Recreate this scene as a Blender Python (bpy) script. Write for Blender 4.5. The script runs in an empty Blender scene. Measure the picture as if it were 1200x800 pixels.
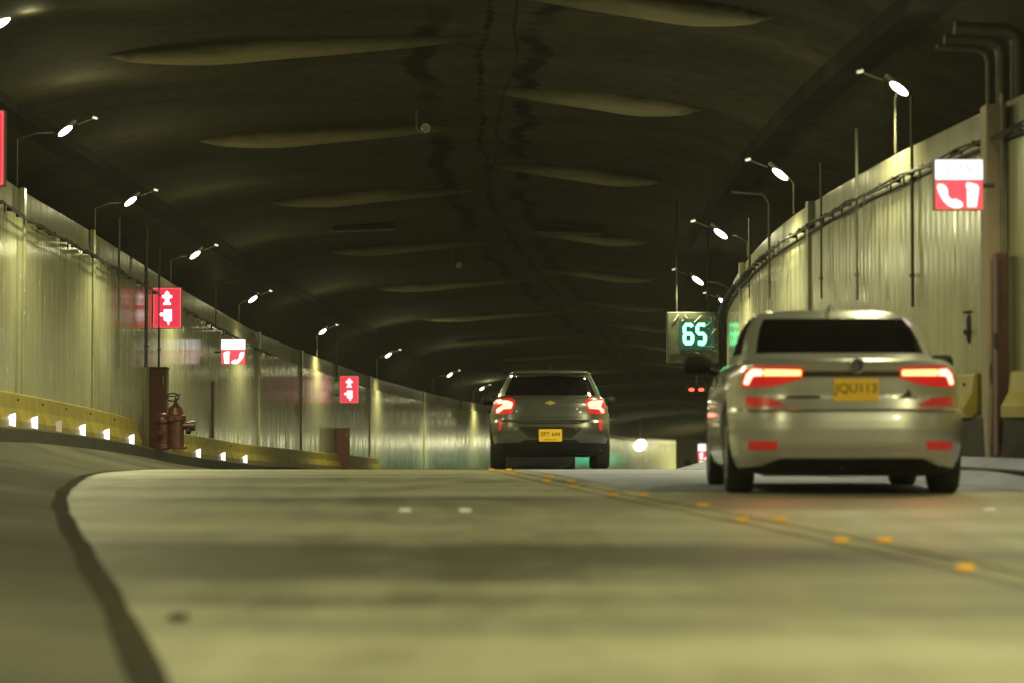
import bpy, bmesh, math, random
import numpy as np
from mathutils import Vector, Matrix
random.seed(7)
R = math.radians
scene = bpy.context.scene
COL = scene.collection

# ------------------------------------------------------------------ camera
cam_d = bpy.data.cameras.new('camera')
cam = bpy.data.objects.new('camera', cam_d); COL.objects.link(cam)
cam_d.sensor_width = 36; cam_d.lens = 100
cam_d.clip_end = 2000; cam_d.clip_start = 0.05
cam.location = (0, 0, 0)
CAM_PITCH = math.atan((517-400)/3333.0)
cam.rotation_euler = (R(90)+CAM_PITCH, 0, 0)
cam_d.dof.use_dof = True
cam_d.dof.focus_distance = 50
cam_d.dof.aperture_fstop = 1.8
scene.camera = cam
scene.render.resolution_x = 1024; scene.render.resolution_y = 682

# ------------------------------------------------------------------ world: the tunnel is closed, only a trace of light leaks in
world = bpy.data.worlds.new('World'); scene.world = world; world.use_nodes = True
wb = world.node_tree.nodes['Background']
wb.inputs[0].default_value = (0.6, 0.6, 0.4, 1); wb.inputs[1].default_value = 0.004
vs = scene.view_settings
vs.view_transform = 'Standard'; vs.look = 'None'; vs.gamma = 1; vs.exposure = 0.0
vs.use_curve_mapping = False
scene.cycles.max_bounces = 6
scene.cycles.use_light_tree = True

LAMP_COL = (1.0, 0.95, 0.50)
LAMP_W = 660.0

# ------------------------------------------------------------------ alignment of the tunnel (d = metres ahead)
def table(pts, sm=5.0):
    ds = np.arange(-60, 420, 0.5)
    v = np.interp(ds, [p[0] for p in pts], [p[1] for p in pts])
    # linear continuation at both ends
    a, b = pts[0], pts[1]
    m = ds < a[0]; v[m] = a[1] + (b[1]-a[1])/(b[0]-a[0])*(ds[m]-a[0])
    a, b = pts[-2], pts[-1]
    m = ds > b[0]; v[m] = b[1] + (b[1]-a[1])/(b[0]-a[0])*(ds[m]-b[0])
    k = np.exp(-0.5*(np.arange(-20, 21)*0.5/(sm*0.4))**2); k /= k.sum()
    pv = np.concatenate([v[0]+(v[1]-v[0])*np.arange(-20, 0), v, v[-1]+(v[-1]-v[-2])*np.arange(1, 21)])
    v = np.convolve(pv, k, 'valid')
    return lambda d: float(np.interp(d, ds, v))
def zr_raw(d):
    if d <= 52: return -0.85+0.0308*d-0.000483*d*d
    return None
_zp = [(d, zr_raw(d)) for d in range(-60, 53, 2)] + [(68, -.86), (95, -1.3), (150, -2.1), (200, -2.7), (290, -3.6), (360, -4.1), (420, -4.5)]
z_road = table(_zp, 3.0)
xL = table([(-60, 3), (0, -3.9), (10, -5.0), (20, -5.9), (30, -6.55), (39, -7.02), (46.5, -6.81), (55, -6.6), (68, -6.12), (77, -5.73), (86, -5.3), (95, -4.8), (112, -3.9), (135, -2.6), (150, -1.1), (200, 2.4), (240, 6.5), (290, 12.0), (330, 19.8), (360, 27), (420, 45)])
tL = table([(-60, 4.6), (20, 4.05), (39, 3.63), (46.5, 3.42), (55, 3.09), (68, 2.62), (77, 2.47), (86, 2.35), (95, 2.2), (112, 2.08), (135, 1.98), (150, 1.9), (200, 1.5), (240, 1.0), (290, .43), (330, .1), (360, -.3), (420, -.8)])
bL = table([(-60, -3.6), (0, -.35), (20, 0.08), (30, .2), (39, .2), (46.5, .02), (55, -.29), (68, -.58), (77, -.70), (86, -.85), (95, -1.0), (112, -1.22), (135, -1.6), (150, -1.8), (200, -2.45), (240, -2.9), (290, -3.4), (360, -3.9), (420, -4.4)])
xR = table([(-60, 14.5), (0, 7.3), (10, 6.35), (20, 5.35), (26.1, 4.70), (27.8, 4.38), (28.96, 4.26), (30.5, 4.03), (32.7, 3.84), (34.8, 3.66), (36.4, 3.55), (38.8, 3.47), (42.4, 3.46), (45.9, 3.53), (49.7, 3.74), (55, 4.22), (62, 5.0), (75, 6.8), (100, 10), (150, 15), (200, 19), (290, 27), (360, 40), (420, 60)], 2.5)
def tR(d):
    return 3.98-.03*d if d < 50 else z_road(d)+2.48+0.6
def bR(d):
    t = z_road(d)+0.2-.16*min(1, max(0, (d-42)/12))
    return t
xJ = table([(-60, 9.5), (0, 0.3), (7.5, -.92), (10.6, -1.49), (18, -2.85), (22, -3.5), (32, -4.75), (40, -5.15), (50, -5.1), (68, -4.6), (95, -3.3), (150, .4), (200, 3.9), (290, 13.5), (360, 28.5), (420, 46)])
xY = table([(-60, 11.5), (0, 3.55), (12.1, 2.03), (14.3, 1.76), (16.7, 1.47), (21, .88), (26, .42), (33, 0), (42, -.45), (55, -.6), (70, -.3), (95, 1.0), (150, 5.6), (200, 9.5), (290, 18.5), (360, 33), (420, 52)])
xC = table([(-60, 7), (0, 1.6), (30, -.1), (40, -.5), (50, -.6), (60, -.5), (75, .2), (90, 1.4), (105, 2.8), (150, 7), (200, 10.6), (290, 19.5), (360, 33), (420, 52)])
def zC(d): return z_road(d)+5.85
def at(px, py, d):                       # point d metres ahead seen at that place of the photo
    return Vector(((px-600)/3333*d, d, (517-py)/3333*d))
def heading(fn, d): return math.atan2(fn(d+1)-fn(d-1), 2.0)     # angle to the right of +Y

# ------------------------------------------------------------------ materials
def new_mat(name):
    m = bpy.data.materials.new(name); m.use_nodes = True
    nt = m.node_tree; b = nt.nodes['Principled BSDF']
    return m, nt, b
def pbr(name, col, rough=.6, metal=0, var=.15, scale=6, coat=0, bump=0, spec=.5):
    m, nt, b = new_mat(name)
    b.inputs['Roughness'].default_value = rough; b.inputs['Metallic'].default_value = metal
    b.inputs['Coat Weight'].default_value = coat; b.inputs['Specular IOR Level'].default_value = spec
    tc = nt.nodes.new('ShaderNodeTexCoord')
    n = nt.nodes.new('ShaderNodeTexNoise'); n.inputs['Scale'].default_value = scale; n.inputs['Detail'].default_value = 6
    nt.links.new(tc.outputs['Object'], n.inputs['Vector'])
    r = nt.nodes.new('ShaderNodeValToRGB')
    r.color_ramp.elements[0].position = .3; r.color_ramp.elements[1].position = .7
    r.color_ramp.elements[0].color = tuple(c*(1-var) for c in col)+(1,)
    r.color_ramp.elements[1].color = tuple(min(1, c*(1+var)) for c in col)+(1,)
    nt.links.new(n.outputs['Fac'], r.inputs['Fac']); nt.links.new(r.outputs['Color'], b.inputs['Base Color'])
    if bump:
        bp = nt.nodes.new('ShaderNodeBump'); bp.inputs['Strength'].default_value = bump; bp.inputs['Distance'].default_value = .02
        nt.links.new(n.outputs['Fac'], bp.inputs['Height']); nt.links.new(bp.outputs['Normal'], b.inputs['Normal'])
    return m
def emit(name, col, s, base=(.02, .02, .02)):
    m, nt, b = new_mat(name)
    b.inputs['Base Color'].default_value = base+(1,)
    b.inputs['Emission Color'].default_value = col+(1,); b.inputs['Emission Strength'].default_value = s
    b.inputs['Roughness'].default_value = .3
    return m
class NT:
    def __init__(s, nt): s.nt = nt
    def n(s, t, **kw):
        x = s.nt.nodes.new(t)
        for k, v in kw.items():
            if k in ('operation', 'blend_type', 'data_type', 'noise_dimensions', 'wave_type', 'bands_direction', 'use_clamp', 'direction_type', 'uv_map'): setattr(x, k, v)
            else: x.inputs[k].default_value = v
        return x
    def l(s, a, b): s.nt.links.new(a, b)
    def math(s, op, a, b=None, c=None):
        x = s.nt.nodes.new('ShaderNodeMath'); x.operation = op
        for i, v in enumerate((a, b, c)):
            if v is None: continue
            if isinstance(v, (int, float)): x.inputs[i].default_value = v
            else: s.l(v, x.inputs[i])
        return x.outputs[0]
    def ramp(s, fac, stops):
        x = s.nt.nodes.new('ShaderNodeValToRGB'); e = x.color_ramp.elements
        while len(e) < len(stops): e.new(.5)
        for q, (p, c) in zip(e, stops):
            q.position = p; q.color = (c if len(c) == 4 else tuple(c)+(1,)) if not isinstance(c, (int, float)) else (c, c, c, 1)
        s.l(fac, x.inputs['Fac']); return x.outputs['Color']
    def noise(s, vec, scale, detail=5, rough=.5):
        x = s.n('ShaderNodeTexNoise', Scale=scale, Detail=detail, Roughness=rough); s.l(vec, x.inputs['Vector']); return x.outputs['Fac']
    def mapping(s, vec, sc):
        x = s.nt.nodes.new('ShaderNodeMapping'); x.inputs['Scale'].default_value = sc; s.l(vec, x.inputs['Vector']); return x.outputs[0]
    def mix(s, fac, a, b, bt='MIX'):
        x = s.nt.nodes.new('ShaderNodeMixRGB'); x.blend_type = bt
        for i, v in zip((0, 1, 2), (fac, a, b)):
            if isinstance(v, (int, float)): x.inputs[i].default_value = v
            elif isinstance(v, tuple): x.inputs[i].default_value = v+(1,)
            else: s.l(v, x.inputs[i])
        return x.outputs[0]
def road_mat(name, c0, c1, rough=.55):
    m, nt, b = new_mat(name); q = NT(nt)
    tc = nt.nodes.new('ShaderNodeTexCoord').outputs['Object']
    v1 = q.mapping(tc, (.16, .42, 1)); n1 = q.noise(v1, 1.0, 3, .5)  # broad cross bands imitate pools of lamp light, painted into the colour
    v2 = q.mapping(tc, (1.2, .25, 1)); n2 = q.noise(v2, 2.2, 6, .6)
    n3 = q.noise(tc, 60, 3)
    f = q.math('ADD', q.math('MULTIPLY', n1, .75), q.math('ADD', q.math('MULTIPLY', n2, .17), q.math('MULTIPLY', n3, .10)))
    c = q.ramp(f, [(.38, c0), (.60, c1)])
    n4 = q.noise(tc, 3.1, 2)
    c = q.mix(q.ramp(n4, [(.68, 0.0), (.74, .55)]), c, tuple(x*.45 for x in c0))
    q.l(c, b.inputs['Base Color'])
    q.l(q.ramp(n2, [(.3, rough-.12), (.7, rough+.12)]), b.inputs['Roughness'])
    bp = q.n('ShaderNodeBump', Strength=.35, Distance=.01); q.l(n3, bp.inputs['Height']); q.l(bp.outputs[0], b.inputs['Normal'])
    return m
def wall_mat(name, tint, streak, rough):
    # vertical profiled steel sheets: u = metres along the wall, v = metres up
    m, nt, b = new_mat(name); q = NT(nt)
    uv = nt.nodes.new('ShaderNodeUVMap'); uv.uv_map = 'UVMap'
    sp = nt.nodes.new('ShaderNodeSeparateXYZ'); q.l(uv.outputs[0], sp.inputs[0])
    u, v = sp.outputs[0], sp.outputs[1]
    vn = q.mapping(uv.outputs[0], (3.6, .05, 1)); n1 = q.noise(vn, 1.5, 4, .55)      # run-down streaks
    vn2 = q.mapping(uv.outputs[0], (.6, .07, 1)); n2 = q.noise(vn2, 1, 3, .5)        # broad tone of sheets
    n3 = q.noise(q.mapping(uv.outputs[0], (2.5, .5, 1)), 1.6, 6, .65)
    f = q.math('ADD', q.math('MULTIPLY', n1, .5), q.math('ADD', q.math('MULTIPLY', n2, .38), q.math('MULTIPLY', n3, .12)))
    c = q.ramp(f, [(.36, tuple(x*streak for x in tint)), (.50, tint), (.64, tuple(min(1, x*1.22) for x in tint))])
    # sheet joints every 1.15 m
    fr = q.math('FRACT', q.math('DIVIDE', u, 1.15))
    j = q.ramp(fr, [(0.0, 1.0), (.018, 0.0)])
    c = q.mix(q.math('MULTIPLY', j, .55), c, (.05, .045, .03))
    # grime at foot
    g = q.math('ADD', v, q.math('MULTIPLY', n1, .5))
    c = q.mix(q.ramp(g, [(.15, .55), (.95, 0.0)]), c, tuple(x*.55 for x in tint))
    q.l(c, b.inputs['Base Color'])
    q.l(q.ramp(n3, [(.35, rough-.06), (.7, rough+.12)]), b.inputs['Roughness'])
    b.inputs['Anisotropic'].default_value = .6
    tg = nt.nodes.new('ShaderNodeTangent'); tg.direction_type = 'UV_MAP'; tg.uv_map = 'UVMap'
    q.l(tg.outputs[0], b.inputs['Tangent']); b.inputs['Anisotropic Rotation'].default_value = 0.0
    b.inputs['Specular IOR Level'].default_value = .65
    # profile ribs as bump
    w = q.math('SINE', q.math('MULTIPLY', u, 2*math.pi/.19))
    h = q.math('ADD', q.math('MULTIPLY', w, .3), q.math('MULTIPLY', n1, 1.2))
    bp = q.n('ShaderNodeBump', Strength=.5, Distance=.006); q.l(h, bp.inputs['Height']); q.l(bp.outputs[0], b.inputs['Normal'])
    return m
def ceil_mat():
    m, nt, b = new_mat('sooty_ceiling_concrete'); q = NT(nt)
    uv = nt.nodes.new('ShaderNodeUVMap'); uv.uv_map = 'UVMap'
    sp = nt.nodes.new('ShaderNodeSeparateXYZ'); q.l(uv.outputs[0], sp.inputs[0])
    u, v = sp.outputs[0], sp.outputs[1]
    wob = q.noise(q.mapping(uv.outputs[0], (0, .16, 1)), 1.0, 4, .6)
    n1 = q.noise(q.mapping(uv.outputs[0], (.25, .5, 1)), 1.0, 6, .6)
    n2 = q.noise(uv.outputs[0], 3.0, 6, .6)
    c = q.ramp(q.math('ADD', q.math('MULTIPLY', n1, .6), q.math('MULTIPLY', n2, .4)), [(.34, (.017, .015, .009)), (.66, (.052, .047, .029))])
    for (u0, hw, am, ph) in ((-.75, .17, 1.2, 0), (.75, .14, 1.2, 7.3), (.05, .04, .5, 3.1)):
        wb2 = q.noise(q.mapping(uv.outputs[0], (.0, .23, 1)), 1.0+ph*.11, 4, .6)
        x = q.math('ABSOLUTE', q.math('ADD', q.math('SUBTRACT', u, u0), q.math('MULTIPLY', q.math('SUBTRACT', wb2, .5), am)))
        gate = q.noise(q.mapping(uv.outputs[0], (0, .12, 1)), 1.0+ph*.37, 3, .6)
        msk = q.math('MULTIPLY', q.ramp(q.math('ADD', x, q.math('MULTIPLY', q.math('SUBTRACT', n2, .5), .3)), [(hw*.6, .95), (hw*1.3, 0.0)]), q.ramp(gate, [(.42, .15), (.5, 1.0)]))
        c = q.mix(msk, c, (.003, .0025, .002))
    q.l(c, b.inputs['Base Color']); b.inputs['Roughness'].default_value = .95; b.inputs['Specular IOR Level'].default_value = .08
    bp = q.n('ShaderNodeBump', Strength=.4, Distance=.02); q.l(n2, bp.inputs['Height']); q.l(bp.outputs[0], b.inputs['Normal'])
    return m

M = {}
M['road'] = road_mat('worn_concrete_light_bands', (.075, .074, .052), (.32, .31, .215))
M['sheen'] = road_mat('pale_grey_sheen', (.16, .17, .25), (.25, .265, .38), .85)
M['shoulder'] = road_mat('dark_shoulder_asphalt', (.032, .031, .020), (.092, .088, .057), .95)
M['gutter'] = pbr('gutter_tar', (.030, .028, .019), .98, spec=.1, var=.4, scale=9)
M['kerb'] = pbr('dirty_kerb_concrete', (.032, .029, .02), .85, var=.3, scale=4, bump=.3)
M['palekerb'] = road_mat('pale_sloped_kerb', (.17, .18, .27), (.27, .285, .41), .85)
M['wallL'] = wall_mat('cream_profiled_cladding', (.35, .35, .22), .68, .19)
M['wallR'] = wall_mat('cream_profiled_cladding_right', (.385, .38, .245), .66, .19)
M['frieze'] = wall_mat('olive_frieze_sheet', (.20, .185, .10), .5, .45)
M['friezeR'] = wall_mat('pale_frieze_sheet', (.25, .24, .145), .5, .4)
M['ceil'] = ceil_mat()
M['black'] = pbr('soot_black_rock', (.013, .0125, .010), .95, var=.5, scale=1.2, bump=.5, spec=.1)
M['beam'] = pbr('pale_concrete_beam', (.20, .185, .11), .95, var=.4, scale=.9, bump=.2, spec=.1)
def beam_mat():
    m, nt, b = new_mat('sooty_beam_light_fade'); q = NT(nt)
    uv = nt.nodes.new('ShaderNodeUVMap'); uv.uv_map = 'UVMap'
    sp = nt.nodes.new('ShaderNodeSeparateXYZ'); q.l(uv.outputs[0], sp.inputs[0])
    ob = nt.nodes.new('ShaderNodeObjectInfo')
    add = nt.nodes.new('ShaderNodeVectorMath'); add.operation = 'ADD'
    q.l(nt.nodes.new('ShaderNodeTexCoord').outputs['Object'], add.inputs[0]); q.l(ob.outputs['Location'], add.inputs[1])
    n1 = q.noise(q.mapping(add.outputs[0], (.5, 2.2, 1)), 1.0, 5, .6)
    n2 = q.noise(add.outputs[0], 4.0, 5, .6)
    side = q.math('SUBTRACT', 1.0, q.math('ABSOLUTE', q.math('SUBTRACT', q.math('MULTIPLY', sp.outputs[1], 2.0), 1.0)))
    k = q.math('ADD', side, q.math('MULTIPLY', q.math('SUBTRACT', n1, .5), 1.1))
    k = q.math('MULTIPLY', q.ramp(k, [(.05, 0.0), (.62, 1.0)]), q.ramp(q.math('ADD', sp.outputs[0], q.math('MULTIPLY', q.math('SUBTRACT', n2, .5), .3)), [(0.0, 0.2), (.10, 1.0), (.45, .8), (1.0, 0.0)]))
    c = q.mix(k, (.038, .034, .021), (.25, .225, .135))  # soot patches, plus lamp light fading to middle and edges painted in
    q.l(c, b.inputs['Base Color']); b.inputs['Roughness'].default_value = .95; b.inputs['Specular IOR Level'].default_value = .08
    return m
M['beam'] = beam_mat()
M['yellow'] = pbr('dirty_yellow_barrier_paint', (.27, .215, .03), .5, var=.22, scale=2.6, bump=.1)
M['white_reflect'] = emit('reflector_glow', (1, .96, .86), 2.2)
M['dim_reflect'] = emit('dim_reflector_glow', (1, .75, .45), .45)
M['lamp'] = emit('luminaire_glow', (1, .97, .80), 9)
M['lamp_glint'] = emit('painted_glint', (1, .92, .6), .3)
M['steel'] = pbr('galvanised_steel', (.20, .195, .15), .5, metal=.5, var=.2)
M['polesteel'] = pbr('dull_pole_steel', (.07, .068, .05), .6, metal=.2, var=.2)
M['darksteel'] = pbr('dark_sooty_steel', (.022, .021, .017), .7, metal=.1, var=.3)
M['pinkcol'] = pbr('pinkish_grey_column_paint', (.27, .215, .14), .6, var=.15, scale=3)
M['redbox'] = pbr('dull_red_enamel', (.075, .015, .012), .45, var=.25, scale=3)
M['redpump'] = pbr('worn_red_iron', (.075, .018, .011), .4, var=.4, scale=9, bump=.3)
M['blackrub'] = pbr('black_rubber', (.012, .012, .012), .7, var=.2)
M['sign_red'] = emit('backlit_red_face', (.85, .035, .085), 1.0)
M['sign_redR'] = emit('backlit_red_face_bright', (1.0, .10, .14), .95)
M['sign_edge'] = emit('backlit_red_rim', (1.0, .12, .10), 1.1)
M['sign_white'] = emit('backlit_white', (1, .93, .93), 1.5)
M['sign_letter'] = emit('faint_sign_lettering', (.50, .42, .42), 1.0)
M['sign_case'] = pbr('sign_housing', (.10, .03, .02), .5)
M['led_teal'] = emit('led_digit', (.11, 1.0, .36), 7.5)
M['led_panel'] = emit('led_halo_board', (.003, .05, .03), 1.0)
M['glasscase'] = pbr('scratched_grey_case', (.055, .062, .04), .5, var=.4, scale=7)
M['scratch'] = pbr('scratched_bare_metal', (.45, .42, .36), .3, metal=.4)
M['redwarn'] = emit('red_warning_glow', (1.0, .10, .05), 3)
M['green_glow'] = emit('green_panel_glow', (.03, .8, .38), 9)
M['orange_stud'] = pbr('orange_stud_plastic', (.68, .37, .06), .3, var=.1)
M['white_stud'] = pbr('white_stud_plastic', (.8, .8, .82), .3, var=.1)
M['orange_line'] = road_mat('faded_orange_line_paint', (.13, .115, .06), (.38, .33, .18))
# cars
M['silver'] = pbr('champagne_silver_paint', (.48, .48, .45), .28, metal=.5, var=.03, coat=.8)
M['greycar'] = pbr('dark_olive_grey_paint', (.085, .086, .074), .30, metal=.5, var=.04, coat=.8)
M['blackcar'] = pbr('black_car_paint', (.02, .02, .02), .3, coat=.5)
M['plastic'] = pbr('black_bumper_plastic', (.008, .0075, .0065), .7, spec=.3)
M['winglass'] = pbr('tinted_window_glass', (.006, .004, .006), .07, coat=.3)
M['tyre'] = pbr('tyre_rubber', (.012, .012, .012), .8)
M['rim'] = pbr('alloy_rim', (.35, .35, .33), .35, metal=.8)
M['tail_red'] = emit('red_lamp_lens', (.9, .03, .02), .42, (.35, .01, .01))
M['tail_dim'] = emit('red_reflector_lens', (.75, .05, .03), .20, (.45, .02, .015))
M['tail_led'] = emit('tail_led_bar', (1.0, .42, .17), 6.0)
M['tail_led_in'] = emit('tail_led_bar_inner', (1.0, .36, .11), 4.6)
M['tail_pink'] = emit('tail_curve_glow', (1.0, .33, .22), 3.2)
M['tail_hot'] = emit('tail_led_hot', (1.0, .48, .30), 3.4)
M['plate'] = pbr('yellow_number_plate', (.95, .58, .03), .4, var=.05)
M['platetxt'] = pbr('plate_lettering', (.25, .15, .01), .5)
M['chrome'] = pbr('dark_chrome', (.07, .06, .045), .25, metal=.8)
M['brightchrome'] = pbr('bright_chrome', (.75, .75, .7), .15, metal=1)
M['navy'] = pbr('navy_badge_enamel', (.03, .04, .12), .3, coat=.5)
M['gold'] = pbr('gold_badge', (.7, .55, .2), .3, metal=.8)

# ------------------------------------------------------------------ helpers
def link(name, me, mat, parent=None, smooth=False, angle=35):
    o = bpy.data.objects.new(name, me); COL.objects.link(o)
    for mm in (mat if isinstance(mat, (list, tuple)) else [mat]): me.materials.append(mm)
    if parent is not None: o.parent = parent
    if smooth:
        me.shade_smooth(); me.set_sharp_from_angle(angle=R(angle))
    return o
def bmobj(name, bm, mat, parent=None, smooth=False, angle=35):
    me = bpy.data.meshes.new(name)
    bmesh.ops.recalc_face_normals(bm, faces=bm.faces[:])
    bm.to_mesh(me); bm.free()
    return link(name, me, mat, parent, smooth, angle)
def tag(o, label=None, cat=None, group=None, kind=None):
    if label: o['label'] = label
    if cat: o['category'] = cat
    if group: o['group'] = group
    if kind: o['kind'] = kind
    return o
def empty(name, loc, label, cat, group=None, rz=0):
    o = bpy.data.objects.new(name, None); COL.objects.link(o)
    o.empty_display_size = .2
    o.location = loc; o.rotation_euler = (0, 0, rz)
    return tag(o, label, cat, group)
def box(bm, c, s, bev=0, rot=None):
    r = bmesh.ops.create_cube(bm, size=1)
    vs_ = r['verts']
    for v in vs_: v.co = Vector((v.co.x*s[0], v.co.y*s[1], v.co.z*s[2]))
    if bev:
        es = list({e for v in vs_ for e in v.link_edges})
        g = bmesh.ops.bevel(bm, geom=es, offset=bev, segments=2, affect='EDGES', profile=.5)
        vs_ = list({v for f in g['faces'] for v in f.verts} | {v for v in vs_ if v.is_valid})
    for v in vs_:
        co = v.co.copy()
        if rot is not None: co = rot @ co
        v.co = co+Vector(c)
    return vs_
def tube(bm, pts, r, seg=8, cap=True):
    pts = [Vector(p) for p in pts]; rings = []
    rr = r if isinstance(r, (list, tuple)) else [r]*len(pts)
    up0 = None
    for i, p in enumerate(pts):
        t = (pts[min(i+1, len(pts)-1)]-pts[max(i-1, 0)]).normalized()
        if up0 is None: up0 = t.orthogonal().normalized()
        a = (up0-t*up0.dot(t)).normalized(); up0 = a; b = t.cross(a)
        rings.append([bm.verts.new(p+(a*math.cos(k*2*math.pi/seg)+b*math.sin(k*2*math.pi/seg))*rr[i]) for k in range(seg)])
    for i in range(len(rings)-1):
        for k in range(seg):
            bm.faces.new((rings[i][k], rings[i][(k+1) % seg], rings[i+1][(k+1) % seg], rings[i+1][k]))
    if cap: bm.faces.new(rings[0][::-1]); bm.faces.new(rings[-1])
def lathe(bm, prof, c=(0, 0, 0), axis='z', seg=20):
    rings = []
    for (r, h) in prof:
        ring = []
        for k in range(seg):
            a = k*2*math.pi/seg
            p = (r*math.cos(a), r*math.sin(a), h)
            if axis == 'x': p = (h, p[0], p[1])
            if axis == 'y': p = (p[0], h, p[1])
            ring.append(bm.verts.new(Vector(p)+Vector(c)))
        rings.append(ring)
    for i in range(len(rings)-1):
        for k in range(seg):
            bm.faces.new((rings[i][k], rings[i][(k+1) % seg], rings[i+1][(k+1) % seg], rings[i+1][k]))
    bm.faces.new(rings[0][::-1]); bm.faces.new(rings[-1])
def prism(bm, poly, y0, y1, off=(0, 0, 0)):       # poly in (x,z), from y0 to y1
    a = [bm.verts.new((x+off[0], y0+off[1], z+off[2])) for x, z in poly]
    b = [bm.verts.new((x+off[0], y1+off[1], z+off[2])) for x, z in poly]
    bm.faces.new(a); bm.faces.new(b[::-1])
    for i in range(len(poly)):
        j = (i+1) % len(poly); bm.faces.new((a[i], b[i], b[j], a[j]))
def text_mesh(s, size, depth=.003, bold=0.0):
    cu = bpy.data.curves.new('lettering', 'FONT'); cu.body = s; cu.size = size; cu.extrude = depth
    cu.align_x = 'CENTER'; cu.align_y = 'CENTER'; cu.offset = bold
    o = bpy.data.objects.new('lettering_tmp', cu); COL.objects.link(o)
    dg = bpy.context.evaluated_depsgraph_get(); dg.update()
    me = bpy.data.meshes.new_from_object(o.evaluated_get(dg))
    bpy.data.objects.remove(o); bpy.data.curves.remove(cu)
    for v in me.vertices: v.co = Vector((v.co.x, -v.co.z, v.co.y))
    return me
ORD = ['first', 'second', 'third', 'fourth', 'fifth', 'sixth', 'seventh', 'eighth', 'ninth', 'tenth', 'eleventh', 'twelfth', 'thirteenth', 'fourteenth', 'fifteenth', 'sixteenth', 'seventeenth', 'eighteenth', 'nineteenth', 'twentieth']

# sheet swept along the tunnel: prof(d) -> list of (x,z); uv: u=offset list or arc, v
def sweep(name, prof, d0, d1, mat, parent=None, uvmode='wall', smooth=True):
    ds = []; d = d0
    while d < d1-1e-6:
        ds.append(d); d += 1.0 if d < 80 else 2.5
    ds.append(d1)
    bm = bmesh.new(); uvl = bm.loops.layers.uv.new('UVMap'); rows = []; arc = 0; prev = None; arcs = []
    for d in ds:
        pr = prof(d)
        if prev is not None: arc += math.hypot(pr[0][0]-prev[0], d-prev[1])
        prev = (pr[0][0], d); arcs.append(arc)
        rows.append([bm.verts.new((x, d, z)) for x, z in pr])
    base = [[(x-xC(d)) for x, z in prof(d)] for d in ds]
    prf = [prof(d) for d in ds]
    for i in range(len(rows)-1):
        for k in range(len(rows[i])-1):
            f = bm.faces.new((rows[i][k], rows[i][k+1], rows[i+1][k+1], rows[i+1][k]))
            ids = [(i, k), (i, k+1), (i+1, k+1), (i+1, k)]
            for lp, (a, b) in zip(f.loops, ids):
                if uvmode == 'wall': lp[uvl].uv = (arcs[a]+d0, prf[a][b][1]-prf[a][-1][1] if prf[a][-1][1] < prf[a][0][1] else prf[a][b][1]-prf[a][0][1])
                else: lp[uvl].uv = (base[a][b], ds[a])
    me = bpy.data.meshes.new(name); bm.to_mesh(me); bm.free()
    return link(name, me, mat, parent, smooth, 30)

D0, D1 = -30, 400
# ------------------------------------------------------------------ SETTING
def lerp(a, b, t): return a+(b-a)*t
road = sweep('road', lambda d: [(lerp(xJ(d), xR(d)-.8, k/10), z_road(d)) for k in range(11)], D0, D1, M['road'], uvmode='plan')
tag(road, kind='structure')
gut = sweep('gutter', lambda d: [(xJ(d)-.06-.012*math.sin(d*1.7), z_road(d)+.004), (xJ(d)-.03, z_road(d)+.005), (xJ(d)+.045+.008*math.sin(d*2.3+1), z_road(d)+.004)], D0, D1, M['gutter'], uvmode='plan')
tag(gut, kind='structure')
WK = .45
def wkz(d): return bL(d)
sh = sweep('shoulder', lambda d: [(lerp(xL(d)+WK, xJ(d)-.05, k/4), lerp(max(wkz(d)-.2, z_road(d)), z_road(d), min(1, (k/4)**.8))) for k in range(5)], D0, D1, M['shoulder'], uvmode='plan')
tag(sh, kind='structure')
wk = sweep('pavement', lambda d: [(xL(d)-.3, wkz(d)), (xL(d)+WK-.02, wkz(d)-.01), (xL(d)+WK, wkz(d)-.03), (xL(d)+WK+.01, wkz(d)-.35)], D0, D1, M['kerb'], uvmode='plan')
tag(wk, kind='structure')
sheen = sweep('road_sheen_sheet', lambda d: [(lerp(xY(d)+.35, xR(d)-.85, k/4), z_road(d)+.004) for k in range(5)], 23.0, 75, M['sheen'], uvmode='plan')  # cool lamp reflection on the right lane, painted as a paler bluish sheet
tag(sheen, kind='structure')
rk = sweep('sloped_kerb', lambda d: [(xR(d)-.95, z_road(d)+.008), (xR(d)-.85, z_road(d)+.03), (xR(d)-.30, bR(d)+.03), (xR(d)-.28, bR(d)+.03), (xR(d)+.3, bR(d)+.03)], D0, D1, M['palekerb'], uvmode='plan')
tag(rk, kind='structure')
# ceiling sheet with haunches, dark rock behind the cladding
def cprof(d):
    z, c = zC(d), xC(d)
    l = min(c-4.6, xL(d)+1.2) if d < 130 else c-4.6
    r = c+3.6
    lo, ro = min(xL(d)-2.8, l-2.4), max(xR(d)+2.8, r+2.0)
    return [(lo, z-7.5), (lo, z-1.5), (l-1.6, z-.60), (l, z-.28), (lerp(l, c, .5), z-.10), (c-.15, z), (c+.15, z), (lerp(c, r, .5), z-.13), (r, z-.33), (r+1.0, z-.75), (ro, z-1.5), (ro, z-7.5)]
def smooth_prof(d):
    p = cprof(d)[1:-1]; out = []
    for i in range(len(p)-1):
        for k in range(3): out.append((lerp(p[i][0], p[i+1][0], k/3), lerp(p[i][1], p[i+1][1], k/3)))
    out.append(p[-1]); q_ = out[:]
    for it in range(2):
        q_ = [q_[0]]+[(q_[i][0], (q_[i-1][1]+2*q_[i][1]+q_[i+1][1])/4) for i in range(1, len(q_)-1)]+[q_[-1]]
    return q_
ce = sweep('ceiling', smooth_prof, D0, D1, M['ceil'], uvmode='plan', smooth=True)
tag(ce, kind='structure')
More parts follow.
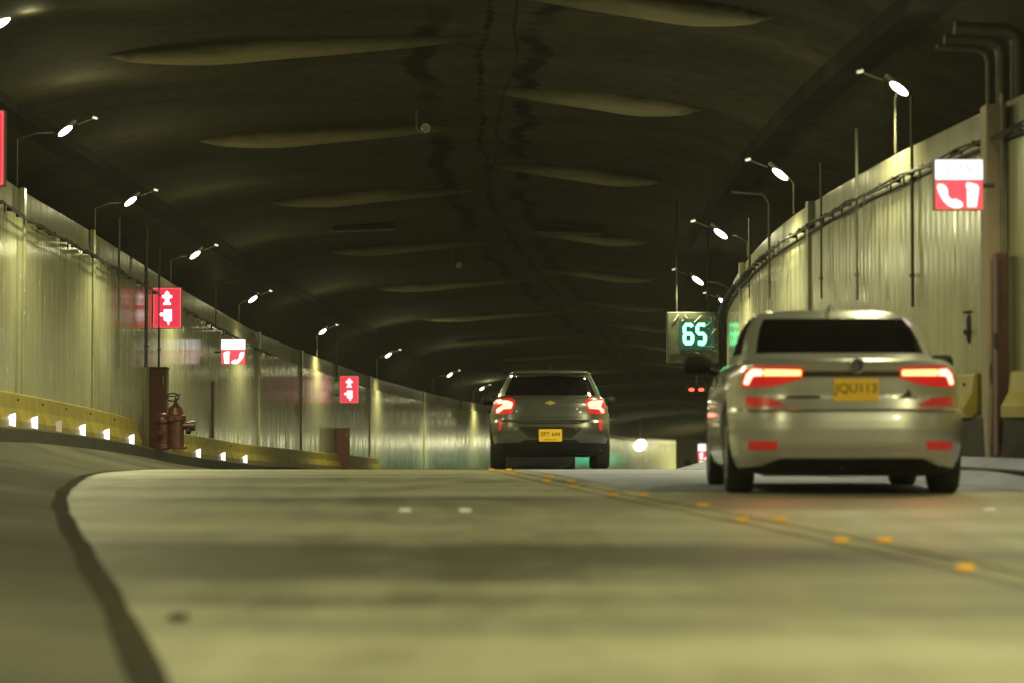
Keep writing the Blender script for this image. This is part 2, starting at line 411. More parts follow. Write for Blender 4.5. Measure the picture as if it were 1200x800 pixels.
for nm, sl in (('rock_face', slice(0, 2)), ('rock_face', slice(-2, None))):
    tag(sweep(nm, lambda d: cprof(d)[sl], D0, D1, M['black'], uvmode='plan'), kind='structure')
# closing faces at both ends of what is built
for y in (D0, D1):
    bm = bmesh.new(); p = cprof(y)
    x0, x1 = p[0][0]-1, p[-1][0]+1
    box(bm, ((x0+x1)/2, y+(-.3 if y < 0 else .3), p[5][1]-3.5), (x1-x0, .3, 9))
    tag(bmobj('rock_end', bm, M['black']), kind='structure')

# walls
BAND = .42
wl = empty('tunnel_wall', (xL(40), 40, bL(40)), 'long cream cladding wall curving away along the left side of the road', 'wall')
wr = empty('tunnel_wall', (xR(30), 30, bR(30)), 'tall cream cladding wall with cable ledge on the right behind the silver sedan', 'wall')
def unparent_world(o, root):     # children built in world coordinates
    o.parent = root; o.location = -root.location
def wsweep(name, prof, mat, root, d0=D0, d1=D1):
    o = sweep(name, prof, d0, d1, mat); unparent_world(o, root); return o
wsweep('cladding', lambda d: [(xL(d), tL(d)-BAND), (xL(d), lerp(tL(d), bL(d), .5)), (xL(d), bL(d)-.05)], M['wallL'], wl)
wsweep('frieze', lambda d: [(xL(d)-.25, tL(d)), (xL(d)-.06, tL(d)), (xL(d)-.055, tL(d)-.02), (xL(d)-.055, tL(d)-BAND-.03)], M['frieze'], wl)
wsweep('cladding', lambda d: [(xR(d), tR(d)-.36), (xR(d), lerp(tR(d), bR(d), .5)), (xR(d), bR(d)-.05)], M['wallR'], wr)
wsweep('frieze', lambda d: [(xR(d)+.25, tR(d)), (xR(d)+.05, tR(d)), (xR(d)+.045, tR(d)-.02), (xR(d)+.045, tR(d)-.38)], M['friezeR'], wr)
wsweep('ledge', lambda d: [(xR(d)+.04, tR(d)-.35), (xR(d)-.03, tR(d)-.36), (xR(d)-.035, tR(d)-.39), (xR(d)+.01, tR(d)-.40)], M['darksteel'], wr)
wsweep('plinth', lambda d: [(xR(d)-.005, bR(d)+.46), (xR(d)-.12, bR(d)+.44), (xR(d)-.16, bR(d)+.40), (xR(d)-.18, bR(d)-.02)], M['kerb'], wr)

# ------------------------------------------------------------------ thin exhaust haze filling the tunnel
bm = bmesh.new(); box(bm, (20, 180, 0), (200, 470, 24))
hm = bpy.data.materials.new('thin_tunnel_haze'); hm.use_nodes = True
for n_ in list(hm.node_tree.nodes):
    if n_.type == 'BSDF_PRINCIPLED': hm.node_tree.nodes.remove(n_)
pv = hm.node_tree.nodes.new('ShaderNodeVolumePrincipled'); pv.inputs['Density'].default_value = .00045; pv.inputs['Color'].default_value = (.8, .8, .7, 1)
hm.node_tree.links.new(pv.outputs[0], hm.node_tree.nodes['Material Output'].inputs['Volume'])
o = bmobj('haze', bm, hm); tag(o, kind='stuff')
# narrow pale strips on the left wall, built in place of lamp highlight streaks
def oriented(fn, d, side, dx=0, z=0):
    return Vector((fn(d)+dx*side, d, z)), -heading(fn, d)
for i, (px, d) in enumerate(((22, 40.4), (108, 46.2), (300, 68.5), (352, 77.2), (432, 95.5), (497, 117))):
    bm = bmesh.new(); h = tL(d)-bL(d)
    box(bm, (0, 0, h/2), (.07, .16, h+.02), .01)
    p, rz = oriented(xL, d, 1, .0, bL(d))
    o = bmobj('streak_strip', bm, M['wallR'])
    o.location = p; o.rotation_euler = (0, 0, rz)
    uvl = o.data.uv_layers.new(name='UVMap')
    tag(o, f'tall pale strip built in place of a lamp streak, {ORD[i]} from the front on the left wall', 'cover strip', 'pale strips built in place of lamp streaks')
for i, d in enumerate((34.9, 43.0)):  # lamp streaks on the right wall, likewise built as pale strips
    bm = bmesh.new(); h = tR(d)-bR(d)
    box(bm, (0, 0, h/2), (.08, .16, h+.02), .01)
    p, rz = oriented(xR, d, -1, .0, bR(d))
    o = bmobj('streak_strip', bm, M['friezeR']); o.location = p; o.rotation_euler = (0, 0, rz)
    o.data.uv_layers.new(name='UVMap')
    tag(o, ('pale strip built as a lamp streak on the right wall above the roof of the silver sedan', 'pale strip built as a lamp streak on the right wall beside the green glow of the speed sign')[i], 'cover strip', 'pale strips built in place of lamp streaks')

# cable tray on the right wall: bars and dangling ties
def cable_tray(fn, tf, side, d0, d1, step, mat, label, dz):
    root = empty('cable_tray', (fn(d0), d0, tf(d0)+dz), label, 'cable tray')
    L0 = root.location.copy(); bm = bmesh.new()
    n = int((d1-d0)/1.0)
    for j in range(2):
        tube(bm, [Vector((fn(d)-side*(.10+.05*j), d, tf(d)+dz-.05*j-.035*abs(math.sin(d*1.37+j)))) - L0 for d in np.linspace(d0, d1, n*2)], .013, 6)
    bmobj('cable', bm, M['blackrub'], root)
    d = d0
    while d < d1:
        bm = bmesh.new()
        box(bm, Vector((fn(d)-side*.07, d, tf(d)+dz-.03)) - L0, (.10, .04, .03+.04*random.random()))
        if random.random() < .5: box(bm, Vector((fn(d)-side*.12, d+.1, tf(d)+dz-.09)) - L0, (.02, .03, .14))
        bmobj('bracket', bm, mat, root)
        d += step*(.8+.4*random.random())
cable_tray(xR, tR, 1, 14, 56, .55, M['darksteel'], 'dark sagging cables on small brackets along the ledge of the right wall', -.30)
cable_tray(xL, tL, -1, 30, 70, .9, M['darksteel'], 'thin dark cables clipped below the top edge of the left wall', -.42)

# ------------------------------------------------------------------ ceiling half beams
def half_beam(d, side, i):
    c, z = xC(d), zC(d)
    pr = cprof(d)
    if side < 0:
        xa, xb = pr[3][0]+.25, c-.12
    else:
        xa, xb = pr[8][0]-.15, c+.12
    bm = bmesh.new(); rows = []
    N = 14
    hd = -heading(xC, d)
    for k in range(N+1):
        t = k/N; x = lerp(xa, xb, t)
        off = abs(x-c)
        if side < 0:
            zz = np.interp(x, [pr[3][0], pr[4][0], pr[5][0]], [pr[3][1], pr[4][1], pr[5][1]])
        else:
            zz = np.interp(x, [pr[6][0], pr[7][0], pr[8][0]], [pr[6][1], pr[7][1], pr[8][1]])
        dep = .02+.25*min(1, t*3.2)**.6*max(0, 1-t)**.6
        yy = (x-c)*math.tan(hd); wd = .10+.55*math.sin(math.pi*t**.8)
        rows.append([bm.verts.new((x-c, yy-wd*math.cos(q_), zz-z+.02-(dep+.02)*math.sin(q_)**.8)) for q_ in np.linspace(0, math.pi, 11)])
    uvl = bm.loops.layers.uv.new('UVMap')
    for k in range(N):
        for j in range(10):
            fc_ = bm.faces.new((rows[k][j], rows[k][j+1], rows[k+1][j+1], rows[k+1][j]))
            for lp, (a_, b_) in zip(fc_.loops, ((k, j), (k, j+1), (k+1, j+1), (k+1, j))): lp[uvl].uv = (a_/N, b_/10)
        bm.faces.new((rows[k][10], rows[k][0], rows[k+1][0], rows[k+1][10]))
    bm.faces.new(rows[0]); bm.faces.new(rows[-1][::-1])
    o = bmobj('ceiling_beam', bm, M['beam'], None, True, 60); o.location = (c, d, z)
    s = 'left' if side < 0 else 'right'
    tag(o, f'pale concrete beam under the {s} half of the ceiling, {ORD[i]} from the front', 'ceiling beam', 'shallow beams across the tunnel ceiling')
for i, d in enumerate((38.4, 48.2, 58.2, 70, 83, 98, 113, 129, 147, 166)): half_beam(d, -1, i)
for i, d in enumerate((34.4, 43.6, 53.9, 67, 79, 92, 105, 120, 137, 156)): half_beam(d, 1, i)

# cable on ceiling, cameras, vents
bm = bmesh.new(); r0 = Vector((xC(36)+.55, 36, zC(36)))
tube(bm, [Vector((xC(d)+.25+.16*math.sin(d*.17+1)+.05*math.sin(d*.53)+.02*math.sin(d*1.9), d, zC(d)-.34-.04*math.sin(d*.7))) - r0 for d in np.linspace(20, 130, 160)], .028, 6)
o = bmobj('ceiling_cable', bm, M['black']); o.location = r0
tag(o, 'dark wavy cable running along the middle of the tunnel ceiling', 'cable')
for i, (px, py, d, lab) in enumerate(((499, 150, 45.5, 'small round camera on a bracket under the ceiling, above the left lane and nearer'), (538, 311, 72, 'small hooked camera under the ceiling, lower in the photo and farther away'))):
    p = at(px, py, d); root = empty('ceiling_camera', p, lab, 'camera', 'cameras under the tunnel ceiling')
    top = zC(d)-.1-p.z
    bm = bmesh.new(); tube(bm, [(-.15, 0, top), (-.15, 0, .03), (-.12, 0, -.04), (-.04, 0, -.05)], .018, 8)
    bmobj('bracket', bm, M['steel'], root)
    bm = bmesh.new(); lathe(bm, [(.02, -.12), (.07, -.11), (.075, .2), (.02, .22)], axis='y', seg=16)
    bmobj('housing', bm, M['blackrub'], root, True)
    bm = bmesh.new(); lathe(bm, [(.04, -.125), (.06, -.14), (.075, -.135), (.075, -.115)], axis='y', seg=20)
    bmobj('lens_ring', bm, M['scratch'], root, True)
for i, (xa, xb, py, lab) in enumerate(((-4.05, -2.65, 267, 'long dark vent slot in the ceiling left of the middle cable'), (.55, 2.05, 270, 'long dark vent slot in the ceiling right of the middle cable'))):
    d = 64.5; root = empty('ceiling_vent', ((xa+xb)/2, d, at(0, py, d).z), lab, 'vent', 'dark vent slots in the ceiling')
    tilt = -.035 if xa < 0 else .035
    Rm = Matrix.Rotation(tilt, 3, 'Y')
    bm = bmesh.new(); box(bm, (0, 0, 0), (xb-xa, .5, .13), .02, Rm); bmobj('housing', bm, M['blackrub'], root)
    bm = bmesh.new()
    for k in range(5): box(bm, Rm @ Vector((0, -.26, -.045+k*.022)), (xb-xa-.1, .02, .006), 0, Rm)
    bmobj('slat', bm, M['darksteel'], root)

# long cable ducts high on both sides
for side, lab in ((1, 'dark duct running high along the right edge of the ceiling'), (-1, 'dark duct running high along the left edge of the ceiling')):
    bm = bmesh.new(); rows = []
    def dp(d):
        p = cprof(d); q_ = p[9] if side > 0 else p[2]
        return q_[0]+(-.05 if side > 0 else .05), q_[1]+.1
    r0 = Vector((dp(30)[0], 30, dp(30)[1]))
    for d in np.linspace(10, 150, 90):
        x, z = dp(d)
        rows.append([bm.verts.new(Vector((x+a, d, z+b))-r0) for a, b in ((-.2, -.25), (.2, -.25), (.2, .05), (-.2, .05))])
    for k in range(len(rows)-1):
        for j in range(4): bm.faces.new((rows[k][j], rows[k][(j+1) % 4], rows[k+1][(j+1) % 4], rows[k+1][j]))
    bm.faces.new(rows[0]); bm.faces.new(rows[-1][::-1])
    o = bmobj('cable_duct', bm, M['black']); o.location = r0; tag(o, lab, 'duct')

# ------------------------------------------------------------------ lamps
def make_lamp(loc, side, base_x, base_z, label, lit=1.0, big=1.0, hang=None, vis=True):
    """side: +1 = right wall; head tilts up towards the middle of the tunnel"""
    root = empty('wall_lamp', (base_x, loc[1], base_z), label, 'lamp', 'lamps along the tunnel walls')
    h = Vector(loc)-root.location
    if vis:
        bm = bmesh.new()
        if hang is None: tube(bm, [(0, 0, 0), (0, 0, h.z-.12), (h.x*.4, 0, h.z-.03), (h.x+side*.15, .05, h.z-.02)], .013, 8)
        else: tube(bm, [(h.x, .05, hang-root.location.z), (h.x, .05, h.z+.05)], .05, 8)
        bmobj('pole', bm, M['polesteel'], root)
        rot = Matrix.Rotation(R(36)*side, 3, 'Y'); lw, lh = (1.5, 3.4) if big > 1 else (1, 1)
        bm = bmesh.new(); box(bm, h+Vector((0, .07, .055))*big, (.34*big, .15*big, .05*big), .02, rot); bmobj('housing', bm, M['black'], root)
        bm = bmesh.new(); bmesh.ops.create_uvsphere(bm, u_segments=18, v_segments=10, radius=1)
        for v in bm.verts: v.co = h+rot @ Vector((v.co.x*.118*big*lw, v.co.y*.05*big, v.co.z*.040*big*lh))
        bmobj('lens', bm, M['lamp'], root, True)
        if big == 1.0:
            bm = bmesh.new(); tube(bm, [h+Vector((-side*.15, .1, .10)), h+Vector((-side*.40, .13, .20))], .010, 6); bmobj('arm', bm, M['black'], root)
            bm = bmesh.new(); box(bm, h+Vector((-side*.40, .12, .20)), (.08, .03, .04), .01, Matrix.Rotation(-.25*side, 3, 'Y')); bmobj('glint_plate', bm, M['lamp_glint'], root)  # glint beside the lamp, painted as a faintly glowing plate
    # the light itself: a wide spot aimed across the road and down, plus the little that leaks upward
    L = bpy.data.lights.new('lamp_beam', 'SPOT'); L.energy = LAMP_W*lit; L.color = LAMP_COL
    L.spot_size = R(158); L.spot_blend = .55; L.shadow_soft_size = .12
    lo = bpy.data.objects.new('lamp_beam', L); COL.objects.link(lo); lo.parent = root
    lo.location = h+Vector((-side*.22, -.14, -.12))
    tgt = Vector((-side*2.6, 0, -4.0)); lo.rotation_euler = tgt.to_track_quat('-Z', 'Y').to_euler()
    P = bpy.data.lights.new('lamp_spill', 'POINT'); P.energy = LAMP_W*.045*lit; P.color = LAMP_COL; P.shadow_soft_size = .12
    po = bpy.data.objects.new('lamp_spill', P); COL.objects.link(po); po.parent = root
    po.location = h+Vector((-side*.35, -.18, .12))
    return root
LL = [(0, 25, 34.2, .9), (75, 153, 40, 1), (152, 236, 46.5, 1), (228, 299, 55, 1), (296, 351, 65, 1.1), (378, 389, 81, 1.3), (455, 416, 98, 1.5), (527, 439, 117, 1.6)]
for i, (px, py, d, e) in enumerate(LL):
    p = at(px, py, d); make_lamp(p, -1, max(xL(d)-.02, p.x-.7), tL(d), f'small bright white lamp on a pole above the left wall, {ORD[i]} from the front', e)
RR = [(1055, 103, 30.3, .75), (915, 204, 36.2, 1), (845, 274, 42, .9), (818, 329, 48.5, .35)]
for i, (px, py, d, e) in enumerate(RR):
    p = at(px, py, d); make_lamp(p, 1, min(xR(d)+.02, p.x+.6), tR(d), f'small bright white lamp on a pole above the right wall, {ORD[i]} from the front', e)
# rows carry on out of view (behind the camera, round the bend)
for k, (d, e) in enumerate(((26, .9), (17.5, .35), (8.5, 1.7), (-3, .8), (-14, .8))):
    make_lamp((xL(d)+.4, d, tL(d)+.75), -1, xL(d)-.02, tL(d), 'white lamp above the left wall nearer than the frame shows', e, vis=True)
for k, (d, e) in enumerate(((23.5, .5), (16.5, .35), (8, 4.3), (-3, 1.0), (-14, .8))):
    make_lamp((xR(d)-.4, d, tR(d)+.7), 1, xR(d)+.02, tR(d), 'white lamp above the right wall nearer than the frame shows', e)
for d, e in ((62, .6), (80, .5), (100, .5), (130, .8), (318, 24), (332, 24)):  # last two: strong unseen lamps added to brighten the far wall
    make_lamp((xR(d)-.4, d, tR(d)+.7), 1, xR(d)+.02, tR(d), 'white lamp hidden round the bend, one of the right row and the far pair added to light the wall', e)
for d, e in ((142, 2), (172, 2), (215, 3), (250, 4)):
    make_lamp((xL(d)+.4, d, tL(d)+.7), -1, xL(d)-.02, tL(d), 'white lamp above the left wall hidden behind the dark hatchback', e)
p = at(750, 521, 262)
fl = make_lamp(p, -1, p.x, z_road(262), 'large glaring floodlight hanging at the far end before the cream wall', 6, 3.4, hang=zC(262)+.2)
fl.name = 'floodlight'; fl['category'] = 'floodlight'; fl['group'] = 'lamps along the tunnel walls'

# ------------------------------------------------------------------ thin conduits above / on the walls
def conduit(px, ytop, ybot, d, label, r=.025, hook=0):
    a, b = at(px, ytop, d), at(px, ybot, d)
    root_z = b.z; bm = bmesh.new()
    pts = [(0, 0, 0), (0, 0, a.z-b.z)]
    if hook: pts = [(0, 0, 0), (0, 0, a.z-b.z-.15), (hook*.08, 0, a.z-b.z-.03), (hook*.5, 0, a.z-b.z)]
    tube(bm, pts, r, 8)
    for zz in (.15*(a.z-b.z), .6*(a.z-b.z)): box(bm, (0, .02, zz), (r*3.2, r*1.5, .03))
    o = bmobj('conduit', bm, M['polesteel'], None, True); o.location = (b.x, d, root_z)
    tag(o, label, 'conduit', 'thin vertical conduits on the walls')
conduit(139, 255, 430, 48.3, 'thin conduit on the left wall, leftmost of those rising above it', .02)
conduit(171, 265, 430, 51.2, 'thin conduit rising beside the first hydrant sign above the red cabinet', .03)
conduit(186, 290, 430, 52.6, 'thin conduit behind the first hydrant sign on the left wall', .02)
conduit(252, 330, 420, 61.5, 'thin hooked conduit beside the left emergency phone sign', .025, 1)
conduit(394.5, 380, 502, 86.2, 'thin conduit above the small farther red cabinet on the left wall', .03)
conduit(540, 428, 478, 132, 'thin conduit rising above the far left wall next to the last lamp', .04, -1)
conduit(1005, 150, 352, 31.4, 'thin dark conduit crossing the right wall between the two nearer right lamps', .016)
conduit(1070, 112, 360, 29.4, 'thin conduit below the nearest lamp on the right wall', .018)
conduit(963, 190, 350, 33.7, 'thin dark conduit on the right wall over the middle of the silver sedan', .014)
conduit(902, 225, 350, 38.0, 'thin hooked conduit on the right wall over the rear window of the sedan', .018, -1)
conduit(879, 255, 350, 41.4, 'thin conduit on the right wall, farthest of those above the sedan', .02)

# ------------------------------------------------------------------ right column, ducts, cabinet
d = 26.6
root = empty('pillar', (xR(d)-.08, d, bR(d)), 'pinkish grey steel pillar on the right wall beside the emergency phone sign', 'pillar')
h = tR(d)-bR(d)
bm = bmesh.new(); box(bm, (0, 0, h/2-.06), (.19, .34, h+.04), .012); bmobj('column', bm, M['pinkcol'], root)
bm = bmesh.new(); tube(bm, [(.05, -.2, -.05), (.05, -.2, h+.05)], .02); bmobj('pipe', bm, M['steel'], root)
for nm, cx, rr in (('duct', .10, .055), ('duct', .26, .075), ('duct', -.02, .03)):
    bm = bmesh.new(); zt = h+.58+(cx-.1)*.6
    tube(bm, [(cx, .1, h-.2), (cx, .1, zt-.12), (cx-.03, .1, zt-.04), (cx-.12, .1, zt), (cx-.5-cx*.4, .1, zt+.02)], rr, 12); bmobj(nm, bm, M['polesteel'], root, True)
d = 26.25
root = empty('red_cabinet', (xR(d)-.14, d, bR(d)+.05), 'tall narrow dark red cabinet on the pillar behind the yellow barrier at the right', 'cabinet')
bm = bmesh.new(); box(bm, (0, 0, .93), (.10, .22, 1.86), .01); bmobj('case', bm, M['redbox'], root)
bm = bmesh.new(); box(bm, (-.01, -.12, .95), (.035, .02, 1.7), .004); bmobj('door', bm, M['darksteel'], root)
bm = bmesh.new(); box(bm, (-.06, -.1, 1.05), (.03, .04, .14), .008); bmobj('handle', bm, M['darksteel'], root)
d = 27.6
root = empty('hose_valve', at(1138, 383, d)+Vector((0, 0, 0)), 'small dark valve on the right wall left of the pillar', 'valve')
bm = bmesh.new(); lathe(bm, [(.02, -.16), (.045, -.13), (.045, .08), (.02, .12)], seg=12); bmobj('body', bm, M['blackrub'], root, True)
bm = bmesh.new(); tube(bm, [(math.cos(a)*.07, math.sin(a)*.07, .14) for a in np.linspace(0, 2*math.pi, 16)], .012, 6); bmobj('wheel', bm, M['darksteel'], root, True)
bm = bmesh.new(); tube(bm, [(0, 0, 0), (.06, 0, 0), (.12, .02, 0)], .025, 8); tube(bm, [(0, 0, -.04), (-.06, -.05, -.06)], .03, 8); bmobj('pipe', bm, M['darksteel'], root, True)

# ------------------------------------------------------------------ yellow barrier segments
def barrier(fn, side, da, db, z0, z1, label, with_glow, dim=False):
    root = empty('barrier_panel', (fn(da), da, z0(da)), label, 'barrier', 'yellow barrier panels along the walls')
    L0 = root.location.copy(); bm = bmesh.new(); rows = []
    g = .012
    for d in (da+g, (da+db)/2, db-g):
        x, a, b = fn(d), z0(d), z1(d); s = -side
        rows.append([bm.verts.new(Vector((x+s*q_, d, z))-L0) for q_, z in ((.01, a), (.20, a), (.20, a+.10), (.13, lerp(a, b, .55)), (.11, b-.02), (.09, b), (.01, b))])
    for k in range(2):
        for j in range(7): bm.faces.new((rows[k][j], rows[k][(j+1) % 7], rows[k+1][(j+1) % 7], rows[k+1][j]))
    bm.faces.new(rows[0]); bm.faces.new(rows[-1][::-1])
    bmobj('panel', bm, M['yellow'], root)
    bm = bmesh.new()
    for d in (da+.25,): box(bm, Vector((fn(d)-side*.125, d, z1(d)-.10))-L0, (.03, .03, .03), .006)
    bmobj('bolt', bm, M['darksteel'], root)
    if with_glow:
        d = (da+db)/2; bm = bmesh.new()
        c = Vector((fn(d)-side*.215, d, z0(d)+.105))-L0
        poly = [(-.048, -.065), (.048, -.09), (.048, .09), (-.02, .07), (-.048, .03)]
        prism(bm, [(x*(-side), z) for x, z in poly], -.03, .03, c+Vector((-side*.01, 0, 0)))
        bmobj('glowing_reflector', bm, M['dim_reflect'] if dim else M['white_reflect'], root)  # white reflectors; emission stands in for light they throw back
gl = [8, 38, 66, 93, 122, 149]
gd = [39.5, 41.4, 43.2, 45.1, 47.2, 49.5]
edges = [35.6, 37.3, 39.1, 41.1, 43.0, 45.1, 47.4, 50.2]
n = 0
for i in range(len(edges)-1):
    barrier(xL, -1, edges[i], edges[i+1], lambda d: bL(d)+.0, lambda d: bL(d)+.50, f'yellow barrier panel on the left wall before the red cabinet, {ORD[i]} from the front', i > 0, i == 3)
d = 55.3; i = 0
while d < 96:
    w = 3.6 if d < 70 else 4.0
    barrier(xL, -1, d, d+w, lambda d: bL(d)+.0, lambda d: bL(d)+.47, f'yellow barrier panel on the left wall beyond the hydrant, {ORD[i]} from the front', d < 64)
    d += w; i += 1
z0r = lambda d: bR(d)+.40; z1r = lambda d: bR(d)+.82
d = 14.0; i = 0
for (a, b, lab) in ((17.6, 20.5, 'yellow barrier panel on the right wall nearer than the frame shows'), (20.5, 23.4, 'second yellow barrier panel on the right wall just outside the frame'), (23.4, 26.0, 'yellow barrier panel at the right edge in front of the pillar'), (27.05, 29.5, 'yellow barrier panel between the pillar and the silver sedan'), (29.5, 32.5, 'yellow barrier panel on the right wall hidden behind the silver sedan')):
    barrier(lambda d: xR(d)-.02, 1, a, b, z0r, z1r, lab, False)

# ------------------------------------------------------------------ illuminated signs
def pic_prism(bm, poly, y, sx=1): prism(bm, [(x*sx, z) for x, z in poly], y-.006, y)
def circ(cx, cz, rx, rz, n=14, a0=0, a1=2*math.pi): return [(cx+rx*math.cos(a), cz+rz*math.sin(a)) for a in np.linspace(a0, a1, n, endpoint=(a1-a0 < 6))]
def hydrant_sign(px, py, d, w, h, label, rz=0):
    root = empty('hydrant_sign', at(px, py, d), label, 'sign', 'red backlit hydrant signs', rz)
    bm = bmesh.new(); box(bm, (0, .075, 0), (w, .14, h), .01); bmobj('housing', bm, M['sign_case'], root)
    bm = bmesh.new(); box(bm, (0, -.004, 0), (w-.02, .012, h-.02), .0); bmobj('rim', bm, M['sign_edge'], root)
    bm = bmesh.new(); box(bm, (0, -.012, 0), (w-.06, .008, h-.06), .0); bmobj('face', bm, M['sign_red'], root)
    y = -.018; s = h/.8
    def P(polys, nm):
        bm = bmesh.new()
        for p_ in polys: pic_prism(bm, [(x*s, z*s) for x, z in p_], y)
        bmobj(nm, bm, M['sign_white'], root)
    # pillar hydrant: flared foot, waist, cap with two outlets
    P([[(-.075, .055), (.075, .055), (.075, .095), (.045, .11), (.045, .185), (.10, .19), (.10, .245), (.05, .25), (.045, .29), (0, .335), (-.045, .29), (-.05, .25), (-.10, .245), (-.10, .19), (-.045, .185), (-.045, .11), (-.075, .095)]], 'hydrant_symbol')
    # extinguisher / hose cabinet with a knob at left and a nozzle below
    P([[(-.065, -.03), (.095, -.03), (.095, -.26), (.05, -.27), (.045, -.335), (.015, -.335), (.01, -.28), (-.065, -.24)], circ(-.10, -.13, .045, .04)], 'hose_symbol')
    bm = bmesh.new(); tube(bm, [(-w*.5-.02, .1, h*.35), (-w*.5-.16, .1, h*.35)], .02); tube(bm, [(-w*.5-.02, .1, -h*.2), (-w*.5-.16, .1, -h*.2)], .02)
    bmobj('bracket', bm, M['darksteel'], root)
    return root
def sos_sign(px, py, d, w, h, label, mirror=1, rz=0):
    root = empty('emergency_phone_sign', at(px, py, d), label, 'sign', 'white and red emergency phone signs', rz)
    bm = bmesh.new(); box(bm, (0, .075, 0), (w, .14, h), .01); bmobj('housing', bm, M['sign_case'], root)
    bm = bmesh.new(); box(bm, (0, -.004, -h*.21), (w-.012, .012, h*.58), 0); bmobj('rim', bm, M['sign_edge'], root)
    bm = bmesh.new(); box(bm, (0, -.008, h*.295), (w-.012, .02, h*.40), .004); bmobj('white_panel', bm, M['sign_white'], root)
    bm = bmesh.new(); box(bm, (0, -.014, -h*.195), (w*.93, .01, h*.53), 0); bmobj('face', bm, M['sign_redR'], root)
    me = text_mesh('S.O.S.', h*.26); o = link('lettering', me, M['sign_letter'], root); o.location = (.0, -.021, h*.30)
    k = w/.5; y = -.022
    bm = bmesh.new()        # handset: two cups joined by a bent grip
    ph = [(-.215, .0), (-.20, -.01), (-.17, -.005), (-.13, -.04), (-.115, -.09), (-.125, -.10), (-.10, -.15), (-.065, -.17), (-.045, -.155), (.015, -.185), (.035, -.205), (.035, -.235), (.0, -.255), (-.05, -.255), (-.11, -.235), (-.17, -.175), (-.21, -.10), (-.23, -.04)]
    pic_prism(bm, [(x*k, z*k+.01*k) for x, z in ph][::1], y, mirror); bmobj('phone_symbol', bm, M['sign_white'], root)
    bm = bmesh.new()
    ex = [(.08, -.245), (.175, -.245), (.195, -.10), (.20, -.04), (.185, -.015), (.14, .0), (.075, .01), (.068, -.03), (.078, -.06)]
    pic_prism(bm, [(x*k, z*k+.01*k) for x, z in ex], y, mirror); bmobj('extinguisher_symbol', bm, M['sign_white'], root)
    bm = bmesh.new(); tube(bm, [(w*.5, .1, 0), (w*.5+.12, .1, 0)] if mirror > 0 else [(-w*.5, .1, 0), (-w*.5-.14, .1, 0)], .02); bmobj('bracket', bm, M['darksteel'], root)
    return root
hydrant_sign(195.5, 361, 52.6, .53, .76, 'large red hydrant sign above the tall red cabinet on the left wall')
hydrant_sign(409.3, 455.8, 85, .57, .82, 'small red hydrant sign farther along the left wall above a dark red cabinet')
hydrant_sign(-23, 173, 31.5, .50, .84, 'red sign cut off by the left edge of the photo')
sos_sign(273.3, 412, 60, .52, .505, 'white and red phone sign on the left wall between the two hydrant signs', -1)
sos_sign(1125, 216, 25.6, .44, .45, 'white and red phone sign high on the right wall beside the pillar', 1)
sos_sign(826, 530, 262, 1.3, 1.65, 'tiny red phone sign at the far end left of the sedan', -1)
# camera box beside left SOS sign
bm = bmesh.new(); box(bm, (0, 0, 0), (.10, .16, .10), .015); tube(bm, [(-.04, .05, 0), (-.12, .08, .02)], .02)
o = bmobj('junction_box', bm, M['blackrub']); o.location = at(246, 405.5, 61.8); tag(o, 'tiny black box on the left wall beside the emergency phone sign', 'junction box')

# unseen green panels added round the bend for the reflection on the left wall
for ex, d in ((20.5, 300), (22.4, 303)):
    z = z_road(d)+1.9
    root = empty('green_panel', (ex, d, z), 'unseen green panel added round the bend for its reflection on the left wall', 'light panel', 'added green panels round the bend', R(10))
    bm = bmesh.new(); box(bm, (0, .05, 0), (1.5, .08, 1.3), .01); tube(bm, [(0, .08, -1.9), (0, .08, -.6)], .06, 8); bmobj('housing', bm, M['darksteel'], root)
    bm = bmesh.new(); box(bm, (0, 0, 0), (1.42, .02, 1.22), 0); bmobj('face', bm, M['green_glow'], root)

# ------------------------------------------------------------------ speed sign 65
d = 48.5
root = empty('speed_sign', at(812, 395.5, d), 'square grey electronic speed sign showing 65 in bright green digits', 'speed sign')
W, H = .98, .96
root.scale = (.9, .9, .9)
bm = bmesh.new(); box(bm, (0, .1, 0), (W, .2, H), .015); bmobj('housing', bm, M['glasscase'], root)
bm = bmesh.new(); box(bm, (.08, -.006, .06), (.66, .02, .58), .0); bmobj('led_board', bm, M['led_panel'], root)
def digit(segs, cx, cz, w, h, t):
    bm = bmesh.new(); k = .055
    def S(p): tube(bm, [(cx+x*w/2, -.03, cz+z*h/2) for x, z in p], t, 8)
    for s_ in segs: S(s_)
    return bm
cut = [(-1, .75), (-.7, 1), (.55, 1), (.95, .78)]
six = [[(.95, .78), (.6, 1), (-.6, 1), (-1, .75), (-1, .2), (-.75, .0), (-1, -.25), (-1, -.75), (-.65, -1), (.65, -1), (1, -.75), (1, -.25), (.65, .0), (-.75, .0)]]
five = [[(.95, 1), (-.55, 1), (-.95, .75), (-.95, .25), (-.6, .02), (.6, .0), (1, -.25), (1, -.75), (.65, -1), (-.75, -1)]]
bmobj('digit', digit(six, -.085, .065, .15, .34, .034), M['led_teal'], root)
bmobj('digit', digit(five, .155, .065, .15, .34, .034), M['led_teal'], root)
bm = bmesh.new()
rnd = random.Random(5)
for (x0, z0, x1, z1, t) in ((-.36, .30, -.26, .43, .014), (-.16, .42, -.1, .36, .01), (.02, .28, .17, .42, .01), (.2, .18, .36, .30, .009), (.12, -.15, .4, -.17, .009), (.05, -.27, .13, -.30, .007), (-.2, .3, -.18, .33, .018), (.35, .05, .44, .17, .007)):
    tube(bm, [(x0, -.022, z0), (x1, -.022, z1)], t, 5, True)
for k in range(26):
    x = rnd.uniform(.3, .46); z = rnd.uniform(-.35, .4); box(bm, (x, -.02, z), (.016, .01, .016))
bmobj('scratches', bm, M['scratch'], root)
